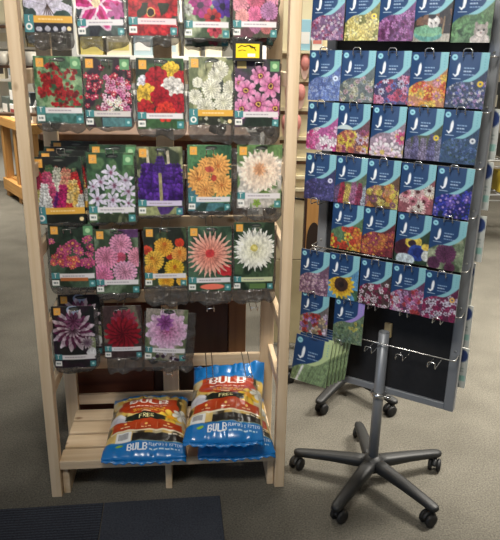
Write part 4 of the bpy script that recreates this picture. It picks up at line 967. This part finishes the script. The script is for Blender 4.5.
# ------------------------------------------------------------------ cream slatwall fixture with slippers
fx = thing('slatwall_fixture', 'cream slatwall display end with ledges, standing behind the right post of the pine rack', 'shop fixture', Matrix.Translation((.12, 3.3, 0)))
obox('body', (0, .02, .5), (.62, .5, 2.1), M['cream'], fx, .003)
obox('plinth', (0, .02, 0), (.62, .5, .497), M['creamlow'], fx, .003)
for z in (1.44, 1.30, 1.155, 1.05, .955, .89): obox('ledge', (0, 0, z - .012), (.62, .02, z + .006), M['cream'], fx, .001)
for z in (1.44, 1.30, 1.155, 1.05): obox('groove', (.002, .014, z - .03), (.618, .0195, z - .013), M['oakedge'], fx, 0)
bm = bmesh.new(); tube(bm, [(.02, .02, .862), (.02, -.02, .862), (.19, -.035, .838)], .006, 8); link('black_peg', bm, M['ink'], fx, True)
def slipper(x, z, label, mirror=1):
    t = thing('slipper', label, 'slipper', Matrix.Translation((x, 3.285, z)), 'pink slippers on the slatwall')
    bm = bmesh.new(); n = 20; rows = []
    for y in (-.008, .006):
        rows.append([bm.verts.new((.021 * math.cos(2 * PI * k / n) * (1 + .18 * math.sin(2 * PI * k / n)), y, .06 + .06 * math.sin(2 * PI * k / n))) for k in range(n)])
    for k in range(n): bm.faces.new((rows[0][k], rows[0][(k + 1) % n], rows[1][(k + 1) % n], rows[1][k]))
    bm.faces.new(rows[0][::-1]); bm.faces.new(rows[1]); bmesh.ops.recalc_face_normals(bm, faces=bm.faces)
    link('sole', bm, flat(232, 196, 180), t)
    bm = bmesh.new(); q = bmesh.ops.create_uvsphere(bm, u_segments=16, v_segments=10, radius=1)
    for v in q['verts']: v.co = Vector((v.co.x * .023, min(0, v.co.y) * .03 - .006, .082 + v.co.z * .04))
    link('toe_cover', bm, M['pink'], t, True)
    return t
for i, (x, z, wh) in enumerate(((.168, 1.165, 'lower row, left'), (.222, 1.165, 'lower row, right'), (.18, 1.31, 'middle row, left'), (.236, 1.31, 'middle row, right'), (.2, 1.452, 'upper row, left'), (.252, 1.452, 'upper row, right'))):
    slipper(x, z - .012, 'pink slipper on the cream slatwall, %s of its pair' % wh)
def carton(name, lo, hi, face, label, cat, top=None, group=None, rotz=0, base=None):
    """printed box: body with a differently coloured front band"""
    lo = Vector(lo); hi = Vector(hi); c = Vector(((lo.x + hi.x) / 2, (lo.y + hi.y) / 2, lo.z))
    t = thing(name, label, cat, Matrix.Translation(c) @ Matrix.Rotation(rotz, 4, 'Z'), group)
    d = (hi - lo) / 2; h = hi.z - lo.z
    obox('carton', (-d.x, -d.y, 0), (d.x, d.y, h), face, t, .002)
    obox('printed_band', (-d.x * .82, -d.y - .0008, h * .22), (d.x * .82, -d.y, h * .6), top or M['offwhite'], t, 0)
    return t
ZB = 1.576
for i, (x, wd, f, b_, lb) in enumerate(((.165, .05, flat(214, 222, 226), flat(110, 170, 196), 'white box with a blue band'), (.222, .05, flat(150, 196, 212), M['white'], 'pale blue box with a white band'), (.28, .05, flat(226, 224, 214), flat(206, 120, 110), 'white box with a coral band'))):
    carton('packaged_box', (x, 3.262, ZB), (x + wd, 3.298, ZB + .14), f, lb + ' on the top ledge of the cream slatwall', 'box', b_, 'boxes on the slatwall ledge')
obox('ledge', (0, -.05, 1.562), (.62, .02, 1.575), M['cream'], fx, .001)
bh = thing('bird_house', 'flat fronted wooden bird house with a dark arched opening, left of the seed stand', 'bird house', Matrix.Translation((.316, 3.2, .5)))
bm = bmesh.new(); box(bm, (-.03, 0, 0), (.08, .07, .4), .002)
link('wooden_body', bm, M['honey_z'], bh)
obox('dark_edge', (-.04, -.002, 0), (-.03, .07, .4), M['walnut'], bh, .001)
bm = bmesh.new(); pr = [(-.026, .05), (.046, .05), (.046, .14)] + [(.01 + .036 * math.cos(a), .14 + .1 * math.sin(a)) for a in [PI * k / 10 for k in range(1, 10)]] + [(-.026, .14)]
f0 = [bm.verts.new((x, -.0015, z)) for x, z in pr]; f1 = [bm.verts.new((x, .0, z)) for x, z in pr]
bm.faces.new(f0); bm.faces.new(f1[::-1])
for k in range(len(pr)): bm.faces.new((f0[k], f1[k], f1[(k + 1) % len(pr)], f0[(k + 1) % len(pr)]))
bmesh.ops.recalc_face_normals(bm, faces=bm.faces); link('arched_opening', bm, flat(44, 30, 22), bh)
bst = obox('post', (-.02, .02, -.5), (.02, .06, 0), M['walnut'], bh, .002)

# ------------------------------------------------------------------ honey pine table at the left, with goods
TF = Matrix.Translation((-2.14, 6.25, 0)) @ Matrix.Rotation(R(125), 4, 'Z')     # local x runs away to the left and back
tb = thing('pine_table', 'honey coloured pine display table with a lower shelf at the far left', 'table', TF)
obox('tabletop', (-.03, -.7, .79), (1.15, .03, .885), M['honey_x'], tb, .004)
for x in (.03, .55, 1.03):
    for y in (-.04, -.66): obox('leg', (x, y - .04, 0), (x + .09, y + .04, .79), M['honey_z'], tb, .003)
obox('lower_beam', (-.02, -.05, .07), (1.14, .02, .2), M['honey_x'], tb, .003)
obox('dark_interior_sheet', (0, -.695, .2), (1.12, -.68, .79), M['walnut'], tb, .001)  # added sheet, its dark colour stands in for the dim table interior
obox('lower_shelf', (0, -.68, .2), (1.12, -.04, .22), M['honey_x'], tb, .002)
def on_table(name, x, y, z, d, col, label, cat, band=None):
    m = TF @ Matrix.Translation((x, y, z))
    t = thing(name, label, cat, m, 'goods on the pine table')
    obox('carton', (-d[0] / 2, -d[1] / 2, 0), (d[0] / 2, d[1] / 2, d[2]), col, t, .003)
    obox('printed_band', (-d[0] * .42, d[1] / 2, d[2] * .2), (d[0] * .42, d[1] / 2 + .001, d[2] * .65), band or M['offwhite'], t, 0)
goods = [(.16, -.12, .885, (.22, .14, .16), M['white'], 'white carton at the near end of the pine table', flat(60, 70, 70)),
 (.44, -.12, .885, (.2, .14, .2), flat(206, 212, 206), 'pale grey carton, second from the near end of the pine table', flat(96, 130, 116)),
 (.72, -.12, .885, (.22, .14, .14), M['white'], 'low white carton, third from the near end of the pine table', flat(150, 60, 60)),
 (1.02, -.12, .885, (.22, .14, .2), flat(90, 100, 96), 'dark grey carton, fourth from the near end of the pine table', M['white']),
 (.18, -.12, 1.045, (.16, .12, .13), flat(70, 76, 80), 'dark small carton stacked on the near white carton', M['offwhite']),
 (.44, -.12, 1.085, (.18, .12, .18), M['offwhite'], 'cream carton stacked on the pale grey carton', flat(70, 100, 90)),
 (.74, -.12, 1.025, (.2, .12, .22), flat(60, 84, 74), 'green carton stacked on the low white carton', M['white']),
 (.3, -.45, .885, (.25, .2, .42), M['white'], 'tall white carton at the back of the pine table', flat(200, 190, 150)),
 (.7, -.45, .885, (.25, .2, .5), flat(214, 206, 180), 'tall cream carton at the back of the pine table', flat(110, 90, 60))]
for g in goods: on_table('goods_carton', g[0], g[1], g[2], g[3], g[4], g[5], 'carton', g[6])
on_table('storage_box', .3, -.24, .22, (.3, .3, .3), flat(60, 58, 56), 'dark box on the lower shelf of the pine table, near end', 'box', flat(130, 130, 126))
on_table('storage_box', .82, -.24, .22, (.34, .3, .4), flat(52, 48, 44), 'dark box on the lower shelf of the pine table, farther in', 'box', flat(110, 104, 96))
# white curved object near the end of the table
bm = bmesh.new(); tube(bm, [(-.08, 0, 0), (-.09, 0, .1), (-.04, 0, .2), (.05, 0, .22), (.1, 0, .16)], [.02, .025, .028, .025, .018], 10)
o = link('curved_object', bm, M['white'], None, True); o.matrix_world = Matrix.Translation((-2.06, 6.42, .885)) @ Matrix.Rotation(.4, 4, 'Z'); tag(o, 'white curved object standing on the near corner of the pine table', 'object')

# ------------------------------------------------------------------ back shelving
def shelf_unit(label, x0, x1, y, zs, depth, col, label_items, seed, pal, hmax=.3, fill=.85, wmin=.09, wmax=.2, top=2.3, first=0, last=0, xa=-99, xb=99):
    t = thing('shelving_unit', label, 'shelving', Matrix.Translation((x0, y, 0)))
    w = x1 - x0
    obox('back_panel', (0, depth, 0), (w, depth + .02, top), col, t, 0)
    for x in (0, w - .04): obox('upright', (x, 0, 0), (x + .04, depth, top), col, t, .002)
    for z in zs: obox('shelf', (.04, 0, z - .03), (w - .04, depth, z), col, t, .002)
    g = random.Random(seed)
    for si, z in enumerate(zs):
        if not first <= si <= last: continue
        x = max(x0 + .06, xa); k = 0
        while x < min(x1 - .16, xb):
            wd = g.uniform(wmin, wmax); hh = g.uniform(hmax * .55, hmax); c = pal[g.randrange(len(pal))]; b_ = pal[g.randrange(len(pal))]
            if g.random() < fill:
                nm = ['first', 'second', 'third', 'fourth', 'fifth', 'sixth', 'seventh', 'eighth', 'ninth', 'tenth', 'eleventh', 'twelfth', 'thirteenth', 'fourteenth', 'fifteenth'][min(k, 14)]
                carton('goods_carton', (x, y + .03, z), (x + wd, y + .03 + min(.2, depth - .06), z + hh), flat(*c), '%s carton from left on %s %s' % (nm, ['the lower shelf of', 'the middle shelf of', 'the upper shelf of'][si - first] if last > first else 'the filled shelf of', label_items), 'carton', flat(*b_), 'goods on the ' + label_items)
                k += 1
            x += wd + g.uniform(.012, .05)
PAL = [(232, 228, 216), (224, 214, 186), (206, 206, 200), (190, 170, 120), (96, 104, 92), (66, 62, 58), (170, 190, 196), (226, 224, 220), (140, 100, 70)]
shelf_unit('white shop shelving far behind the bulb packs', -1.35, .1, 5.0, (1.02, 1.28, 1.535, 1.8), .4, M['white'], 'white shelving behind the bulb packs', 5, PAL[:3] + PAL[6:8] + [(206, 190, 110)], .17, .92, .1, .2, 2.15, 2, 2)
shelf_unit('cream shelving at the far left behind the pine table', -4.4, -1.75, 7.6, (.9, 1.25, 1.6, 1.95), .4, M['offwhite'], 'cream shelving behind the pine table', 9, PAL, .26, .85, .1, .2, 2.4, 1, 3, -3.15, -2.2)
for (x, y, z, r, lb) in ((-1.66, 4.9, 1.83, .085, 'round cream plate hung beside the left front post'), (-1.87, 4.95, 1.8, .06, 'round cream plate left of the left front post')):
    pass
# peg rail with round cream plates
bd = thing('plate_rack', 'narrow brown plate rail on a post far left behind the pine rack', 'rack', Matrix.Translation((-1.76, 5.05, 0)))
obox('post', (-.045, .05, 0), (.0, .08, 2.2), M['oakedge'], bd, .002)
for z in (1.1, 1.45, 1.73): obox('rail', (-.2, -.05, z - .02), (.2, .05, z), M['oakedge'], bd, .002)
def plate(x, z, r, label, y=5.03):
    bm = bmesh.new(); lathe(bm, [(0, 0), (r * .6, 0), (r, .018), (r, .022), (r * .6, .006), (0, .006)], 28, Matrix.Translation((0, 0, r)) @ Matrix.Rotation(R(80), 4, 'X'))
    o = link('plate', bm, flat(238, 226, 190, .3), None, True); o.location = (x, y, z); tag(o, label, 'plate', 'cream plates on the plate rail')
plate(-1.66, 1.73, .1, 'round cream plate on the top of the plate rail, right one'); plate(-1.86, 1.73, .1, 'round cream plate on the top of the plate rail, left one')
for i, (x, r) in enumerate(((-1.88, .05), (-1.77, .045), (-1.66, .05))):
    bm = bmesh.new(); lathe(bm, [(0, 0), (r * .8, 0), (r, .03), (r, .1), (r * .9, .1), (r * .85, .02), (0, .015)], 20)
    tube(bm, [(r, 0, .08), (r + .035, 0, .075), (r + .035, 0, .035), (r, 0, .03)], .006, 8)
    o = link('mug', bm, flat(228, 222, 208, .3), None, True); o.location = (x, 5.02, 1.45); tag(o, '%s cream mug on the plate rail' % ['leftmost', 'middle', 'rightmost'][i], 'mug', 'mugs on the plate rail')

# ------------------------------------------------------------------ wire shelf at the far right
ws = thing('wire_shelving', 'grey metal wire shelving with goods at the far right edge', 'shelving', Matrix.Translation((1.86, 5.55, 0)))
for x in (0, 1.2):
    for y in (0, .45):
        bm = bmesh.new(); tube(bm, [(x, y, 0), (x, y, 2.1)], .014, 10); link('leg', bm, M['steel'], ws, True)
for z in (.42, .72, 1.1, 1.5):
    bm = bmesh.new()
    for y in (0, .45): tube(bm, [(0, y, z), (1.2, y, z)], .008, 8); tube(bm, [(0, y, z - .05), (1.2, y, z - .05)], .006, 8)
    for k in range(9): tube(bm, [(.06 + k * .135, 0, z), (.06 + k * .135, .45, z)], .004, 6)
    link('wire_shelf', bm, M['steel'], ws, True)
rg = [(1.93, .424, .2, .2, (66, 60, 54), (222, 190, 60), 'dark pack with a yellow band on the lowest wire shelf'), (2.2, .424, .22, .18, (228, 200, 70), (60, 60, 60), 'yellow pack on the lowest wire shelf'),
 (1.95, .724, .18, .24, (70, 66, 60), (150, 140, 120), 'dark brown box on the second wire shelf, left'), (2.2, .724, .2, .2, (150, 146, 136), (70, 70, 70), 'grey box on the second wire shelf, right'),
 (1.93, 1.104, .16, .26, (44, 46, 46), (190, 186, 170), 'black dispenser box on the third wire shelf, left'), (2.15, 1.104, .2, .3, (120, 116, 100), (50, 50, 50), 'olive box on the third wire shelf, right'),
 (1.92, 1.504, .18, .3, (196, 190, 166), (44, 46, 46), 'cream box on the top wire shelf, left'), (2.16, 1.504, .2, .34, (52, 54, 54), (180, 176, 160), 'black box on the top wire shelf, right')]
for (x, z, wd, hh, c, b_, lb) in rg: carton('goods_carton', (x, 5.62, z + .005), (x + wd, 5.82, z + .005 + hh), flat(*c), lb, 'carton', flat(*b_), 'goods on the wire shelving')

# ------------------------------------------------------------------ entrance mats in the foreground
for (x0, x1, mt_, lb) in ((-1.35, -.5, 'mat_rib', 'dark ribbed carpet mat in the foreground, left piece'), (-.497, -.078, 'mat_plain', 'dark close pile carpet mat in the foreground, right piece')):
    o = obox('carpet_mat', (x0, -.85, 0), (x1, .0, .006), M[mt_], None, .002)
    o.matrix_world = Matrix.Translation((-.02, 1.985, 0)) @ Matrix.Rotation(R(7), 4, 'Z')
    tag(o, lb, 'floor mat', 'dark mats in the foreground')

# ------------------------------------------------------------------ light
def area(name, loc, size, power, col, rot=(0, 0, 0), sy=None):
    l = bpy.data.lights.new(name, 'AREA'); l.energy = power; l.color = col; l.size = size
    if sy: l.shape = 'RECTANGLE'; l.size_y = sy
    o = bpy.data.objects.new(name, l); o.location = loc; o.rotation_euler = rot; C.objects.link(o); return o
WARM = (1, .945, .85)
def spot(loc, aim, size, power, col, spread):
    d = Vector(aim) - Vector(loc)
    o = area('added_spot', loc, size, power, col, d.to_track_quat('-Z', 'Y').to_euler()); o.data.spread = R(spread); return o  # unseen spots, added to brighten the rack and stand fronts
def louvre(loc, power, spread, size=1.3):
    o = area('ceiling_tube', loc, size, power, WARM, sy=.5); o.data.spread = R(spread); return o
spot((-.1, .3, 2.75), (-.35, 2.1, 1.5), .5, 5.5, WARM, 75)
spot((-.3, .2, 2.75), (.5, 2.2, 1.4), .5, 5, WARM, 75)
louvre((2.3, 2.8, 2.9), 88, 105)
louvre((-.1, 4.3, 2.9), 46, 150)
louvre((.25, 2.7, 2.9), 10, 90)  # unseen extra lamp, added to brighten the slatwall front and cabinet
louvre((2.6, 5.6, 2.9), 60, 140)
louvre((-2.9, 6.2, 2.9), 44, 95)
area('shop_window', (-3.6, -2.2, 1.9), 2.0, 26, (.62, .76, 1), (R(90), 0, R(-50)), 1.3)
w = bpy.data.worlds.new('World'); S.world = w; w.use_nodes = True
w.node_tree.nodes['Background'].inputs['Color'].default_value = (.75, .85, 1, 1)
w.node_tree.nodes['Background'].inputs['Strength'].default_value = .08

# ------------------------------------------------------------------ camera
f_, pitch, roll = 639.17, R(18.568), R(.966)
cp, sp = math.cos(pitch), math.sin(pitch)
fw = Vector((0, cp, -sp)); r_ = Vector((1, 0, 0)); u_ = r_.cross(fw)
Rv = math.cos(roll) * r_ + math.sin(roll) * u_; Uv = -math.sin(roll) * r_ + math.cos(roll) * u_
cam = bpy.data.cameras.new('Camera'); co = bpy.data.objects.new('Camera', cam); C.objects.link(co)
cam.sensor_fit = 'VERTICAL'; cam.sensor_height = 24; cam.lens = 24 * f_ / 540; cam.clip_end = 60
mt = Matrix((Rv, Uv, -fw)).transposed().to_4x4(); mt.translation = (0, 0, 1.55)
co.matrix_world = mt; S.camera = co
S.view_settings.view_transform = 'Standard'; S.view_settings.look = 'None'; S.view_settings.gamma = 1; S.view_settings.use_curve_mapping = False
S.view_settings.exposure = .5
